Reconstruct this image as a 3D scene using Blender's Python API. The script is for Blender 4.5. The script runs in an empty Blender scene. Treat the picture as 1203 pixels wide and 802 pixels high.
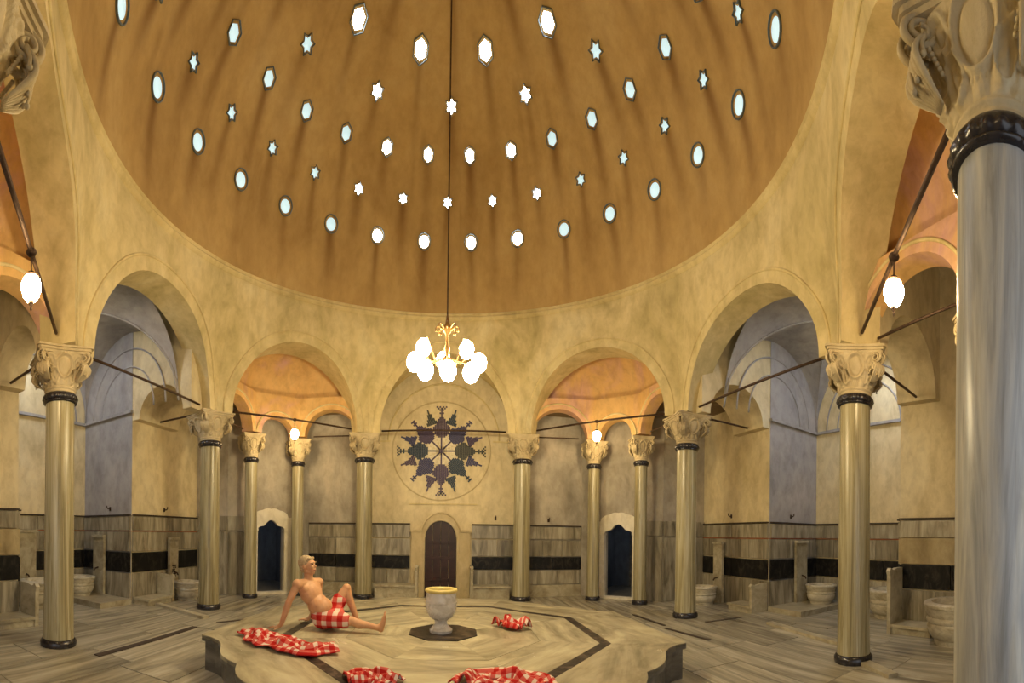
import bpy, bmesh, math, random
from mathutils import Vector, Matrix
import numpy as np
random.seed(7)
PI = math.pi
SC = bpy.context.scene
COL = SC.collection

# ---------------------------------------------------------------- camera
# the photograph is a stitched cylindrical panorama taken between two columns of the ring
F, X0, Y0, ROLL, ZC = 477.0, 529.0, 627.5, 0.013, 1.6
cd = bpy.data.cameras.new('camera')
cd.type = 'PANO'
cd.panorama_type = 'CENTRAL_CYLINDRICAL'
cd.central_cylindrical_range_u_min = (0 - X0) / F
cd.central_cylindrical_range_u_max = (1203 - X0) / F
cd.central_cylindrical_range_v_min = (Y0 - 802) / F
cd.central_cylindrical_range_v_max = Y0 / F
cd.central_cylindrical_radius = 1.0
cd.clip_start = 0.05
cam = bpy.data.objects.new('camera', cd)
COL.objects.link(cam)
cam.matrix_world = Matrix.Translation((0, 0, ZC)) @ Matrix.Rotation(PI / 2, 4, 'X') @ Matrix.Rotation(ROLL, 4, 'Z')
SC.camera = cam

# ---------------------------------------------------------------- world, exposure
w = bpy.data.worlds.new('world'); SC.world = w
w.use_nodes = True
w.node_tree.nodes['Background'].inputs[0].default_value = (0.90, 0.94, 1.0, 1)
w.node_tree.nodes['Background'].inputs[1].default_value = 0.75
SC.view_settings.view_transform = 'Standard'
SC.view_settings.look = 'None'
SC.view_settings.gamma = 1
SC.view_settings.exposure = 0.80
SC.cycles.max_bounces = 8
SC.cycles.diffuse_bounces = 5
SC.cycles.sample_clamp_indirect = 6.0
# strengths of the lamps and panes, and of the added vault and room glows
PANE_BRIGHT, PANE_PALE, BULB, LANTERN, VAULT_FILL, ROOM_FILL = 24.0, 0.50, 85.0, 100.0, 26.0, 8.0


def at(px, py, z):
    """Where the sight line through a pixel of the 1203x802 photograph meets the height z."""
    th = (px - X0) / F
    hor = Y0 + F * ROLL * math.sin(th)
    r = F * (ZC - z) / (py - hor)
    return Vector((r * math.sin(th), r * math.cos(th), z))


# ---------------------------------------------------------------- materials
def M(name, rough=0.6, spec=0.4):
    m = bpy.data.materials.new(name); m.use_nodes = True
    nt = m.node_tree; b = nt.nodes['Principled BSDF']
    b.inputs['Roughness'].default_value = rough
    b.inputs['Specular IOR Level'].default_value = spec
    return m, nt, b


def node(nt, t, **kw):
    n = nt.nodes.new(t)
    for k, v in kw.items():
        if k in n.inputs: n.inputs[k].default_value = v
        else: setattr(n, k, v)
    return n


def ramp(nt, fac, stops):
    r = nt.nodes.new('ShaderNodeValToRGB'); e = r.color_ramp.elements
    while len(e) < len(stops): e.new(0.5)
    for el, (p, c) in zip(e, stops):
        el.position = p; el.color = (*c, 1)
    nt.links.new(fac, r.inputs[0]); return r.outputs[0]


def mix(nt, fac, a, b, mode='MIX'):
    n = nt.nodes.new('ShaderNodeMix'); n.data_type = 'RGBA'; n.blend_type = mode
    if isinstance(fac, float): n.inputs[0].default_value = fac
    else: nt.links.new(fac, n.inputs[0])
    for i, v in ((6, a), (7, b)):
        if isinstance(v, tuple): n.inputs[i].default_value = (*v, 1)
        else: nt.links.new(v, n.inputs[i])
    return n.outputs[2]


def coords(nt, scale, obj=False, rot=(0, 0, 0)):
    mp = nt.nodes.new('ShaderNodeMapping'); mp.inputs['Scale'].default_value = scale
    mp.inputs['Rotation'].default_value = rot
    if obj:
        tc = nt.nodes.new('ShaderNodeTexCoord'); nt.links.new(tc.outputs['Object'], mp.inputs[0])
    else:
        g = nt.nodes.new('ShaderNodeNewGeometry'); nt.links.new(g.outputs['Position'], mp.inputs[0])
    return mp


def noise(nt, vec, scale, detail=4, rough=0.55, dist=0.0):
    n = node(nt, 'ShaderNodeTexNoise', Scale=scale, Detail=detail, Roughness=rough, Distortion=dist)
    nt.links.new(vec, n.inputs['Vector']); return n.outputs['Fac']


def bump(nt, b, h, strength=0.2, dist=0.02):
    n = node(nt, 'ShaderNodeBump', Strength=strength, Distance=dist)
    nt.links.new(h, n.inputs['Height']); nt.links.new(n.outputs[0], b.inputs['Normal'])


def plaster(name, c1, c2, c3, rough=0.75, bstr=0.25):
    m, nt, b = M(name, rough, 0.25)
    co = coords(nt, (1, 1, 0.6))
    n1 = noise(nt, co.outputs[0], 1.1, 6, 0.6, 0.6)
    n2 = noise(nt, co.outputs[0], 5.5, 8, 0.65, 0.3)
    base = ramp(nt, n1, [(0.30, c1), (0.52, c2), (0.72, c3)])
    fine = ramp(nt, n2, [(0.30, (0.72, 0.70, 0.66)), (0.58, (1, 1, 1)), (0.75, (1.0, 0.98, 0.92))])
    nt.links.new(mix(nt, 0.8, base, fine, 'MULTIPLY'), b.inputs['Base Color'])
    bump(nt, b, n2, bstr, 0.02)
    return m


def marble(name, c1, c2, c3, scale=(1.2, 5, 5), obj=False, rough=0.28, rnd=0.35, spec=0.5, rot=(0, 0, 0), dist=1.6):
    m, nt, b = M(name, rough, spec)
    co = coords(nt, scale, obj, rot)
    oi = nt.nodes.new('ShaderNodeObjectInfo')
    add = node(nt, 'ShaderNodeVectorMath', operation='ADD')
    sc = node(nt, 'ShaderNodeVectorMath', operation='SCALE'); sc.inputs['Scale'].default_value = 37.0
    cmb = nt.nodes.new('ShaderNodeCombineXYZ')
    for i in range(3): nt.links.new(oi.outputs['Random'], cmb.inputs[i])
    nt.links.new(cmb.outputs[0], sc.inputs[0])
    nt.links.new(co.outputs[0], add.inputs[0]); nt.links.new(sc.outputs[0], add.inputs[1])
    n1 = noise(nt, add.outputs[0], 1.0, 7, 0.62, dist)
    n2 = noise(nt, add.outputs[0], 3.3, 5, 0.6, 0.8)
    base = ramp(nt, n1, [(0.32, c1), (0.5, c2), (0.66, c3)])
    fine = ramp(nt, n2, [(0.3, (0.66, 0.63, 0.58)), (0.55, (1, 1, 1))])
    col = mix(nt, 0.75, base, fine, 'MULTIPLY')
    tone = ramp(nt, oi.outputs['Random'], [(0, (1 - rnd, 1 - rnd * 1.05, 1 - rnd * 1.15)), (0.5, (1 - rnd * .3,) * 3), (1, (1, 1, 1))])
    nt.links.new(mix(nt, 1.0, col, tone, 'MULTIPLY'), b.inputs['Base Color'])
    rr = node(nt, 'ShaderNodeMapRange'); rr.inputs['To Min'].default_value = rough * 0.7; rr.inputs['To Max'].default_value = rough * 1.5
    nt.links.new(n2, rr.inputs[0]); nt.links.new(rr.outputs[0], b.inputs['Roughness'])
    bump(nt, b, n2, 0.08, 0.01)
    return m


def plain(name, c, rough=0.5, metal=0.0, nscale=9.0, var=0.25, spec=0.4):
    m, nt, b = M(name, rough, spec)
    co = coords(nt, (1, 1, 1), True)
    n = noise(nt, co.outputs[0], nscale, 5)
    lo = tuple(max(0, v * (1 - var)) for v in c); hi = tuple(min(1, v * (1 + var)) for v in c)
    nt.links.new(ramp(nt, n, [(0.3, lo), (0.7, hi)]), b.inputs['Base Color'])
    b.inputs['Metallic'].default_value = metal
    bump(nt, b, n, 0.12, 0.01)
    return m


def emitter(name, c, s):
    m, nt, b = M(name, 0.3)
    b.inputs['Base Color'].default_value = (*c, 1)
    co = coords(nt, (1, 1, 1), True)
    n = noise(nt, co.outputs[0], 8.0, 3)
    nt.links.new(ramp(nt, n, [(0.3, tuple(v * 0.8 for v in c)), (0.6, c)]), b.inputs['Emission Color'])
    b.inputs['Emission Strength'].default_value = s
    return m


MAT = {}
MAT['arcade'] = plaster('arcade_plaster', (0.47, 0.39, 0.18), (0.66, 0.55, 0.29), (0.74, 0.65, 0.39))
MAT['niche'] = plaster('niche_plaster', (0.60, 0.36, 0.32), (0.68, 0.43, 0.17), (0.74, 0.50, 0.22))  # orange plaster, its tint deepened to add lamp warmth
MAT['outer'] = plaster('outer_plaster', (0.56, 0.47, 0.28), (0.70, 0.60, 0.38), (0.76, 0.68, 0.47))
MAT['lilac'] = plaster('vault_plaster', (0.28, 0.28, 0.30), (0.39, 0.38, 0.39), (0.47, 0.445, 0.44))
MAT['damp'] = plaster('damp_plaster', (0.27, 0.245, 0.20), (0.44, 0.40, 0.33), (0.58, 0.52, 0.42))
MAT['brown_vault'] = plaster('brown_vault_plaster', (0.16, 0.11, 0.06), (0.25, 0.18, 0.10), (0.32, 0.24, 0.14))  # dark brown stands in for the shade above the small niche arches
MAT['red_line'] = plain('red_paint', (0.50, 0.10, 0.04), 0.6)
MAT['stone_trim'] = plaster('trim_plaster', (0.52, 0.42, 0.20), (0.66, 0.55, 0.29), (0.70, 0.60, 0.35))
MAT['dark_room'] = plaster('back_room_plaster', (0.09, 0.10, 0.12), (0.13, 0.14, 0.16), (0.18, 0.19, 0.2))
# dome plaster with the brown seepage streaks below every light
m, nt, b = M('dome_plaster', 0.8, 0.2)
co = coords(nt, (1, 1, 0.5)); n1 = noise(nt, co.outputs[0], 0.9, 6, 0.6, 0.5); n2 = noise(nt, co.outputs[0], 6, 8, 0.7)
base = ramp(nt, n1, [(0.3, (0.39, 0.25, 0.09)), (0.5, (0.49, 0.33, 0.125)), (0.72, (0.54, 0.385, 0.165))])
fine = ramp(nt, n2, [(0.3, (0.78, 0.75, 0.7)), (0.6, (1, 1, 1))])
base = mix(nt, 0.7, base, fine, 'MULTIPLY')
at_n = node(nt, 'ShaderNodeAttribute', attribute_name='seepage')
nt.links.new(mix(nt, at_n.outputs['Fac'], base, (0.17, 0.080, 0.022)), b.inputs['Base Color'])
bump(nt, b, n2, 0.3, 0.02)
MAT['dome'] = m
MAT['shaft'] = marble('column_marble', (0.20, 0.165, 0.085), (0.40, 0.355, 0.205), (0.55, 0.52, 0.37), (6.5, 6.5, 0.22), True, 0.26, 0.3)
MAT['shaft_grey'] = marble('grey_column_marble', (0.22, 0.235, 0.24), (0.38, 0.39, 0.39), (0.54, 0.53, 0.47), (7.0, 7.0, 0.5), True, 0.3, 0.05)
MAT['capital'] = plaster('capital_stone', (0.33, 0.26, 0.15), (0.53, 0.44, 0.27), (0.64, 0.55, 0.37), 0.6, 0.8)
MAT['ring'] = plain('black_ring', (0.02, 0.018, 0.022), 0.25, 0.0, 12, 0.5, 0.6)
MAT['slab'] = marble('floor_marble', (0.21, 0.195, 0.155), (0.40, 0.37, 0.285), (0.57, 0.53, 0.42), (0.38, 2.1, 5), True, 0.20, 0.28, dist=2.2)
MAT['slab_v'] = marble('platform_marble', (0.27, 0.235, 0.15), (0.44, 0.39, 0.26), (0.58, 0.52, 0.34), (0.45, 1.3, 3), True, 0.22, 0.12, dist=2.4)
MAT['joint'] = plain('floor_joint', (0.16, 0.13, 0.085), 0.8)
MAT['drain'] = plain('drain_shadow_stone', (0.05, 0.035, 0.025), 0.8)  # slot shadow put into the colour; also serves dark ledges and marks
MAT['band'] = marble('band_marble', (0.006, 0.004, 0.004), (0.018, 0.011, 0.010), (0.14, 0.10, 0.07), (5, 5, 5), True, 0.35, 0.3, 0.3)
MAT['grey_marble'] = marble('platform_side_marble', (0.08, 0.072, 0.06), (0.13, 0.12, 0.10), (0.20, 0.185, 0.155), (2, 5, 5), False, 0.35, 0.1)  # shadow on the platform sides is put into this dark grey
MAT['panel'] = marble('panel_marble', (0.17, 0.15, 0.105), (0.37, 0.335, 0.25), (0.52, 0.48, 0.37), (4.0, 4.0, 0.6), False, 0.3, 0.42)
MAT['panel_dark'] = marble('dark_panel_marble', (0.004, 0.004, 0.005), (0.010, 0.010, 0.011), (0.045, 0.04, 0.032), (5, 5, 3), False, 0.4, 0.3, 0.25)
MAT['panel_rough'] = plaster('rough_stone', (0.22, 0.17, 0.09), (0.42, 0.34, 0.19), (0.52, 0.44, 0.27), 0.85, 1.0)
MAT['bench'] = marble('bench_marble', (0.34, 0.29, 0.19), (0.48, 0.43, 0.30), (0.57, 0.53, 0.39), (2, 2, 2), False, 0.3, 0.2)
MAT['basin'] = marble('basin_marble', (0.42, 0.37, 0.25), (0.58, 0.53, 0.40), (0.68, 0.64, 0.51), (3, 3, 5), True, 0.35, 0.15)
MAT['white_marble'] = marble('urn_marble', (0.54, 0.51, 0.46), (0.66, 0.64, 0.60), (0.72, 0.71, 0.68), (2, 2, 3), True, 0.25, 0.05)
MAT['rim_gilt'] = plain('yellowed_marble', (0.62, 0.50, 0.17), 0.35, 0.0, 8, 0.12)
MAT['frame_marble'] = plaster('door_frame_marble', (0.70, 0.64, 0.48), (0.80, 0.75, 0.62), (0.84, 0.80, 0.70), 0.5, 0.3)
MAT['jamb'] = plaster('door_jamb_stone', (0.44, 0.35, 0.18), (0.56, 0.46, 0.27), (0.62, 0.53, 0.34), 0.6, 0.2)
MAT['wood'] = plain('dark_wood', (0.032, 0.012, 0.010), 0.45, 0, 6, 0.5)
MAT['iron'] = plain('rusty_iron', (0.075, 0.045, 0.03), 0.6, 0.5, 20, 0.4)
MAT['brass'] = plain('aged_brass', (0.30, 0.17, 0.06), 0.35, 0.8, 20, 0.3)
MAT['skin'] = None
MAT['pane_bright'] = emitter('sunlit_glass', (0.93, 0.95, 1.0), PANE_BRIGHT)
MAT['pane_pale'] = emitter('pale_blue_glass', (0.50, 0.72, 0.82), PANE_PALE)
MAT['pane_ring'] = plain('leaded_ring', (0.10, 0.13, 0.14), 0.4, 0, 9, 0.4)  # dark tone paints in the shade of recessed reveals
MAT['bulb'] = emitter('lit_opal_glass', (1.0, 0.80, 0.46), BULB)
MAT['lantern'] = emitter('lit_lantern_glass', (1.0, 0.72, 0.36), LANTERN)
MAT['vault_glass'] = emitter('vault_daylight_glass', (0.83, 0.88, 1.0), VAULT_FILL)  # added source, gives the side vaults cool light
MAT['room_glass'] = emitter('back_room_daylight_glass', (0.76, 0.86, 1.0), ROOM_FILL)  # added source for the dim rooms behind the doors
for i, c in enumerate([(0.075, 0.055, 0.115), (0.055, 0.055, 0.13), (0.035, 0.055, 0.085), (0.055, 0.06, 0.055), (0.085, 0.06, 0.10)]):
    MAT['tile%d' % i] = plain('mosaic_tile_%d' % i, c, 0.6, 0, 40, 0.45)
MAT['tile_cream'] = plain('mosaic_cream', (0.74, 0.67, 0.49), 0.5, 0, 20, 0.12)


# ---------------------------------------------------------------- mesh helpers
class MB:
    def __init__(s): s.v = []; s.f = []

    def add(s, vs, fs):
        n = len(s.v); s.v += [tuple(v) for v in vs]; s.f += [tuple(i + n for i in f) for f in fs]; return s

    def box(s, c, d, rot=None):
        hx, hy, hz = d[0] / 2, d[1] / 2, d[2] / 2
        vs = [Vector((x, y, z)) for x in (-hx, hx) for y in (-hy, hy) for z in (-hz, hz)]
        if rot is not None: vs = [rot @ v for v in vs]
        c = Vector(c)
        return s.add([v + c for v in vs], [(0, 1, 3, 2), (4, 6, 7, 5), (0, 4, 5, 1), (2, 3, 7, 6), (0, 2, 6, 4), (1, 5, 7, 3)])

    def grid(s, rows, closed=False):
        nr, nc = len(rows), len(rows[0])
        fs = []
        for i in range(nr - 1):
            for j in range(nc if closed else nc - 1):
                k = (j + 1) % nc
                fs.append((i * nc + j, i * nc + k, (i + 1) * nc + k, (i + 1) * nc + j))
        return s.add([v for r in rows for v in r], fs)

    def lathe(s, prof, seg=32, c=(0, 0, 0), rad=None):
        rows = []
        for r, z in prof:
            rows.append([(c[0] + r * (rad(a, z) if rad else 1) * math.cos(a), c[1] + r * (rad(a, z) if rad else 1) * math.sin(a), c[2] + z)
                         for a in [2 * PI * i / seg for i in range(seg)]])
        return s.grid(rows, True)

    def tube(s, pts, r, seg=8, cap=True):
        pts = [Vector(p) for p in pts]; rows = []
        up = None
        for i, p in enumerate(pts):
            t = (pts[min(i + 1, len(pts) - 1)] - pts[max(i - 1, 0)]).normalized()
            if up is None: up = Vector((0, 0, 1)) if abs(t.z) < 0.9 else Vector((1, 0, 0))
            a = t.cross(up).normalized(); b_ = a.cross(t).normalized(); up = b_
            rr = r[i] if isinstance(r, (list, tuple)) else r
            rows.append([p + rr * (math.cos(q) * a + math.sin(q) * b_) for q in [2 * PI * k / seg for k in range(seg)]])
        n = len(s.v); s.grid(rows, True)
        if cap:
            s.f.append(tuple(n + k for k in range(seg)))
            s.f.append(tuple(n + (len(rows) - 1) * seg + k for k in reversed(range(seg))))
        return s

    def ball(s, c, r, seg=16, ring=10, sc=(1, 1, 1), rot=None):
        rows = []
        c = Vector(c)
        for i in range(ring + 1):
            t = PI * (0.02 + 0.96 * i / ring)
            row = []
            for k in range(seg):
                a = 2 * PI * k / seg
                v = Vector((r * sc[0] * math.sin(t) * math.cos(a), r * sc[1] * math.sin(t) * math.sin(a), r * sc[2] * math.cos(t)))
                row.append((rot @ v if rot is not None else v) + c)
            rows.append(row)
        n = len(s.v); s.grid(rows, True)
        s.f.append(tuple(n + k for k in range(seg))); s.f.append(tuple(n + ring * seg + k for k in reversed(range(seg))))
        return s

    def prism(s, poly, z0, z1):
        n = len(poly)
        vs = [(x, y, z0) for x, y in poly] + [(x, y, z1) for x, y in poly]
        fs = [tuple(reversed(range(n))), tuple(range(n, 2 * n))] + [(i, (i + 1) % n, n + (i + 1) % n, n + i) for i in range(n)]
        return s.add(vs, fs)

    def mesh(s, name, mat, smooth=False, angle=None):
        me = bpy.data.meshes.new(name); me.from_pydata(s.v, [], s.f); me.update()
        bm = bmesh.new(); bm.from_mesh(me); bmesh.ops.recalc_face_normals(bm, faces=bm.faces); bm.to_mesh(me); bm.free()
        if smooth:
            me.polygons.foreach_set('use_smooth', [True] * len(me.polygons))
            if angle: me.set_sharp_from_angle(angle=math.radians(angle))
        if mat is not None: me.materials.append(mat)
        return me

    def obj(s, name, mat, parent=None, smooth=False, angle=None, **kw):
        return link(name, s.mesh(name, mat, smooth, angle), parent, **kw)


def link(name, data, parent=None, loc=None, rz=None, **props):
    o = bpy.data.objects.new(name, data); COL.objects.link(o)
    if parent is not None: o.parent = parent
    if loc is not None: o.location = loc
    if rz is not None: o.rotation_euler = (0, 0, rz)
    for k, v in props.items(): o[k] = v
    return o


def thing(name, label, cat, loc=(0, 0, 0), rz=0, group=None):
    o = link(name, None, None, loc, rz, label=label, category=cat, kind='thing')
    o.empty_display_size = 0.1
    if group: o['group'] = group
    return o


def tag(o, label, cat, group=None):
    o['label'] = label; o['category'] = cat; o['kind'] = 'thing'
    if group: o['group'] = group
    return o


def struct(o): o['kind'] = 'structure'; return o


def copy_tree(o, parent=None):
    c = o.copy(); COL.objects.link(c)
    if parent is not None: c.parent = parent
    for ch in list(o.children): copy_tree(ch, c)
    return c


def V2(p): return Vector((p[0], p[1]))


# ---------------------------------------------------------------- plan of the hot room
COLS = {'A': (-4.63, 3.22), 'B': (-4.72, 7.0), 'C': (-2.13, 9.85), 'D': (1.75, 9.85), 'E': (4.48, 6.83), 'F': (4.48, 2.91), 'G': (1.9, 0.43), 'H': (-1.77, 0.57)}
CX, CY = -0.07, 5.05
CEN = V2((CX, CY))
ZS, ZRIM, RD = 4.01, 6.58, 4.25
ZSM = 3.94                                                           # height of the slim niche columns


def sstep(x): x = max(0, min(1, x)); return x * x * (3 - 2 * x)


def arch_wall(name, P, Q, zs, ztop, ra, mat, mode='ring', front=0.945, back=1.055, thick=0.4, rim=False, narch=40, parent=None, stilt=0.0, apex=1.0, ring_off=0.2, ring=True):
    """One bay of wall between two column axes with a round arch in it. mode ring: mitred to the octagon; mode flat: a straight slab."""
    P, Q = V2(P), V2(Q); L = (Q - P).length; d = (Q - P) / L; nrm = Vector((d.y, -d.x))
    if (CEN - P).dot(nrm) < 0: nrm = -nrm                           # towards the centre of the dome
    us = [0.0, (L / 2 - ra) * 0.5]
    us += [L / 2 - ra * math.cos(PI * i / narch) for i in range(narch + 1)]
    us += [L - (L / 2 - ra) * 0.5, L]

    def xy(u, z, side):
        p = P + d * u
        if mode == 'ring':
            v = p - CEN; r = v.length
            if side == 'f':
                k = front
                if rim:
                    s_ = sstep((z - 4.4) / (ZRIM - 4.4)); rr = r * k * (1 - s_) + RD * s_
                else: rr = r * k
            else: rr = r * back
            q = CEN + v / r * rr
        else:
            q = p + nrm * (thick / 2 if side == 'f' else -thick / 2)
        return (q.x, q.y, z)

    def zb(u):
        t = abs(u - L / 2)
        return zs + stilt + apex * math.sqrt(max(0, ra * ra - t * t)) if t < ra - 1e-6 else zs
    mb = MB(); NZ = 12
    for side in 'fb':
        rows = []
        for j in range(NZ + 1):
            rows.append([xy(u, zb(u) + (ztop - zb(u)) * j / NZ, side) for u in us])
        mb.grid(rows)
    n = 6
    lo = [[xy(u, zb(u), 'f') for u in us], [xy(u, zb(u), 'b') for u in us]]
    mb.grid(lo)
    for e in (0, L):
        mb.grid([[xy(e, zs + (ztop - zs) * j / NZ, 'f') for j in range(NZ + 1)], [xy(e, zs + (ztop - zs) * j / NZ, 'b') for j in range(NZ + 1)]])
    mb.grid([[xy(u, ztop, 'f') for u in us], [xy(u, ztop, 'b') for u in us]])
    o = struct(mb.obj(name, mat, parent, True, 35))
    if ring:                                                        # thin raised line round the arch
        R2 = ra + ring_off; pts = []
        for i in range(49):
            a = PI * i / 48
            u = L / 2 - R2 * math.cos(a)
            if u < 0.02 or u > L - 0.02: continue
            z = zs + stilt + R2 * apex * math.sin(a)
            x, y, _ = xy(u, z, 'f'); pts.append((x + nrm.x * 0.004, y + nrm.y * 0.004, z))
        MB().tube(pts, 0.022, 6).obj('archivolt', MAT['stone_trim'], o, True)
    return o


BAYS = [('A', 'B', 'wall_arcade_left', 5.74), ('B', 'C', 'wall_arcade_back_left', 5.66), ('C', 'D', 'wall_arcade_back', 5.80), ('D', 'E', 'wall_arcade_back_right', 5.60),
        ('E', 'F', 'wall_arcade_right', 5.50), ('F', 'G', 'wall_arcade_front_right', 5.60), ('G', 'H', 'wall_arcade_front', 5.60), ('H', 'A', 'wall_arcade_front_left', 5.62)]
for p, q, nm, za in BAYS:
    L = (V2(COLS[p]) - V2(COLS[q])).length
    arch_wall(nm, COLS[p], COLS[q], ZS, ZRIM, L / 2 - 0.32, MAT['arcade'], rim=True, apex=(za - ZS) / (L / 2 - 0.32))

# transverse arches from the side columns to the outer wall
WXL, WXR = -6.3, 6.3
TR = [('A', (-6.3, 3.22), 'wall_transverse_left', 0.56), ('B', (-6.3, 7.0), 'wall_transverse_back_left', 1.36), ('E', (6.3, 6.83), 'wall_transverse_back_right', 1.02), ('F', (6.62, 2.91), 'wall_transverse_right', 0.74)]
for c, q, nm, tk in TR:
    L = (V2(COLS[c]) - V2(q)).length
    arch_wall(nm, COLS[c], q, ZS, 6.3, L / 2 - 0.2, MAT['outer'], mode='flat', thick=tk, narch=24, ring=False)

# diagonal niches: two slim columns, three small arches, half dome
NICHE = {}
for p, q, side in (('B', 'C', 'back_left'), ('D', 'E', 'back_right'), ('F', 'G', 'front_right'), ('H', 'A', 'front_left')):
    P, Q = V2(COLS[p]), V2(COLS[q]); d = (Q - P).normalized(); m_ = (P + Q) / 2
    n = (m_ - CEN).normalized(); n = (n - d * n.dot(d)).normalized()
    s1, s2 = m_ - d * (0.12 if side == 'front_right' else 0.63) + n * (1.0 if side == 'front_right' else 1.1), m_ + d * 0.63 + n * 1.1
    NICHE[side] = (P, s1, s2, Q, d, n, m_)
    ztop = 4.95
    for k, (a, b_) in enumerate(((P, s1), (s1, s2), (s2, Q))):
        L = (b_ - a).length
        arch_wall('wall_niche_' + side, a, b_, ZSM + 0.06, ztop, L / 2 - 0.2, MAT['niche'], mode='flat', thick=0.3, narch=20, ring_off=0.12)
    mb = MB(); rows = []
    poly = [P + n * 0.1, s1, s2, Q + n * 0.1]; cum = [0]
    for i in range(3): cum.append(cum[-1] + (poly[i + 1] - poly[i]).length)
    NV = 14
    for v in range(NV + 1):
        row = []
        for i in range(49):
            s_ = cum[-1] * i / 48
            k = max(j for j in range(3) if cum[j] <= s_ + 1e-9)
            o_ = poly[k] + (poly[k + 1] - poly[k]) * ((s_ - cum[k]) / (cum[k + 1] - cum[k]))
            a = PI * i / 48
            f_ = m_ + n * 0.12 - d * ((Q - P).length / 2) * math.cos(a)
            t = v / NV
            xy = o_.lerp(f_, 1 - math.cos(t * PI / 2))
            row.append((xy.x, xy.y, (ztop - 0.04) + (0.95 * math.sin(a) + 0.03) * math.sin(t * PI / 2)))
        rows.append(row)
    mb.grid(rows)
    ho = struct(mb.obj('ceiling_niche_' + side, MAT['niche'], None, True))
    MB().tube([(p_[0], p_[1], p_[2] - 0.02) for p_ in rows[0]], 0.028, 6).obj('string_moulding', MAT['niche'], ho, True)

# dome, with its seepage streaks held as a painted-on mesh attribute
ROWS = [(20.6, 24, 6.4, 'circle', 0.138), (30.2, 24, -1.2, 'star', 0.108), (40.2, 24, 6.5, 'hexagon', 0.118), (49.6, 12, -0.3, 'star', 0.125), (58.5, 12, 15.2, 'hexagon', 0.145), (69, 12, 0, 'star', 0.13)]
NA, NE = 720, 150
mb = MB()
az = np.linspace(-PI, PI, NA, endpoint=False)
rows = []
for j in range(NE + 1):
    e = (PI / 2 - 0.004) * j / NE
    rows.append([(CX + RD * math.cos(e) * math.sin(a), CY + RD * math.cos(e) * math.cos(a), ZRIM + RD * math.sin(e)) for a in az])
mb.grid(rows, True)
dome = struct(mb.obj('ceiling', MAT['dome'], None, True))
E_, A_ = np.meshgrid(np.linspace(0, 90, NE + 1), np.degrees(az), indexing='ij')
S = np.zeros_like(E_)
rng = np.random.default_rng(3)
for el, n_, ph, kind, rr in ROWS:
    for k in range(n_):
        a0 = ph + 360 * k / n_
        strg = rng.uniform(0.45, 0.85); wd = rng.uniform(0.9, 1.7); ln = rng.uniform(9, 17)
        sk = rng.uniform(-0.10, 0.10)
        da = (A_ - a0 - sk * (el - E_) + 180) % 360 - 180
        x = (da * np.cos(np.radians(E_)) / (wd * (0.8 + 0.4 * np.clip((el - E_) / ln, 0, 1))))
        dn = el - E_
        fall = np.where(dn < 1.2, 0, np.exp(-((dn - 1.2) / ln) ** 1.6))
        S = np.maximum(S, strg * np.exp(-x * x) * fall)
for k in range(90):                                                 # older, thinner runs
    a0 = rng.uniform(-180, 180); e0 = rng.uniform(25, 75); ln = rng.uniform(8, 25); wd = rng.uniform(0.3, 0.9)
    da = (A_ - a0 + 180) % 360 - 180
    x = da * np.cos(np.radians(E_)) / wd; dn = e0 - E_
    S = np.maximum(S, rng.uniform(0.08, 0.3) * np.exp(-x * x) * np.where(dn < 0, 0, np.clip(dn / 3, 0, 1) * np.exp(-(dn / ln) ** 2)))
attr = dome.data.attributes.new('seepage', 'FLOAT', 'POINT')
attr.data.foreach_set('value', np.clip(S, 0, 1).ravel().astype(np.float32))

# the ring moulding at the foot of the dome
prof = [(RD + 0.02, -0.10), (RD - 0.035, -0.08), (RD - 0.06, -0.04), (RD - 0.035, 0.0), (RD - 0.07, 0.03), (RD - 0.03, 0.06), (RD + 0.01, 0.065)]
struct(MB().lathe(prof, 160, (CX, CY, ZRIM)).obj('trim_1', MAT['stone_trim'], None, True, 40))

# glass lights of the dome
def outline(kind, r):
    if kind == 'circle': return [(r * math.cos(2 * PI * i / 24), 1.12 * r * math.sin(2 * PI * i / 24)) for i in range(24)]
    if kind == 'hexagon': return [(r * math.sin(PI * i / 3), 1.25 * r * math.cos(PI * i / 3)) for i in range(6)]
    return [((r if i % 2 == 0 else r * 0.62) * math.sin(PI * i / 6), (r if i % 2 == 0 else r * 0.62) * math.cos(PI * i / 6) * 1.1) for i in range(12)]
LIGHT_MESH = {}
def light_mesh(kind, r):
    if (kind, r) not in LIGHT_MESH:
        o = outline(kind, r); n_ = len(o)
        rim = MB()
        rows_ = [[(x * s_, y * s_, z) for x, y in o] for s_, z in ((1.09, -0.03), (1.09, 0.02), (1.0, 0.025), (1.0, -0.028))]
        rim.grid(rows_, True)
        pane = MB()
        rows_ = [[(x * s_, y * s_, z) for x, y in o] for s_, z in ((1.0, -0.02), (0.6, -0.005), (0.05, 0.005))]
        pane.grid(rows_, True)
        k = len(pane.v); pane.f.append(tuple(range(k - n_, k)))
        LIGHT_MESH[(kind, r)] = (rim.mesh('light_rim', MAT['pane_ring']), pane.mesh('pane', MAT['pane_bright']), pane.mesh('pane', MAT['pane_pale']))
    return LIGHT_MESH[(kind, r)]
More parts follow.
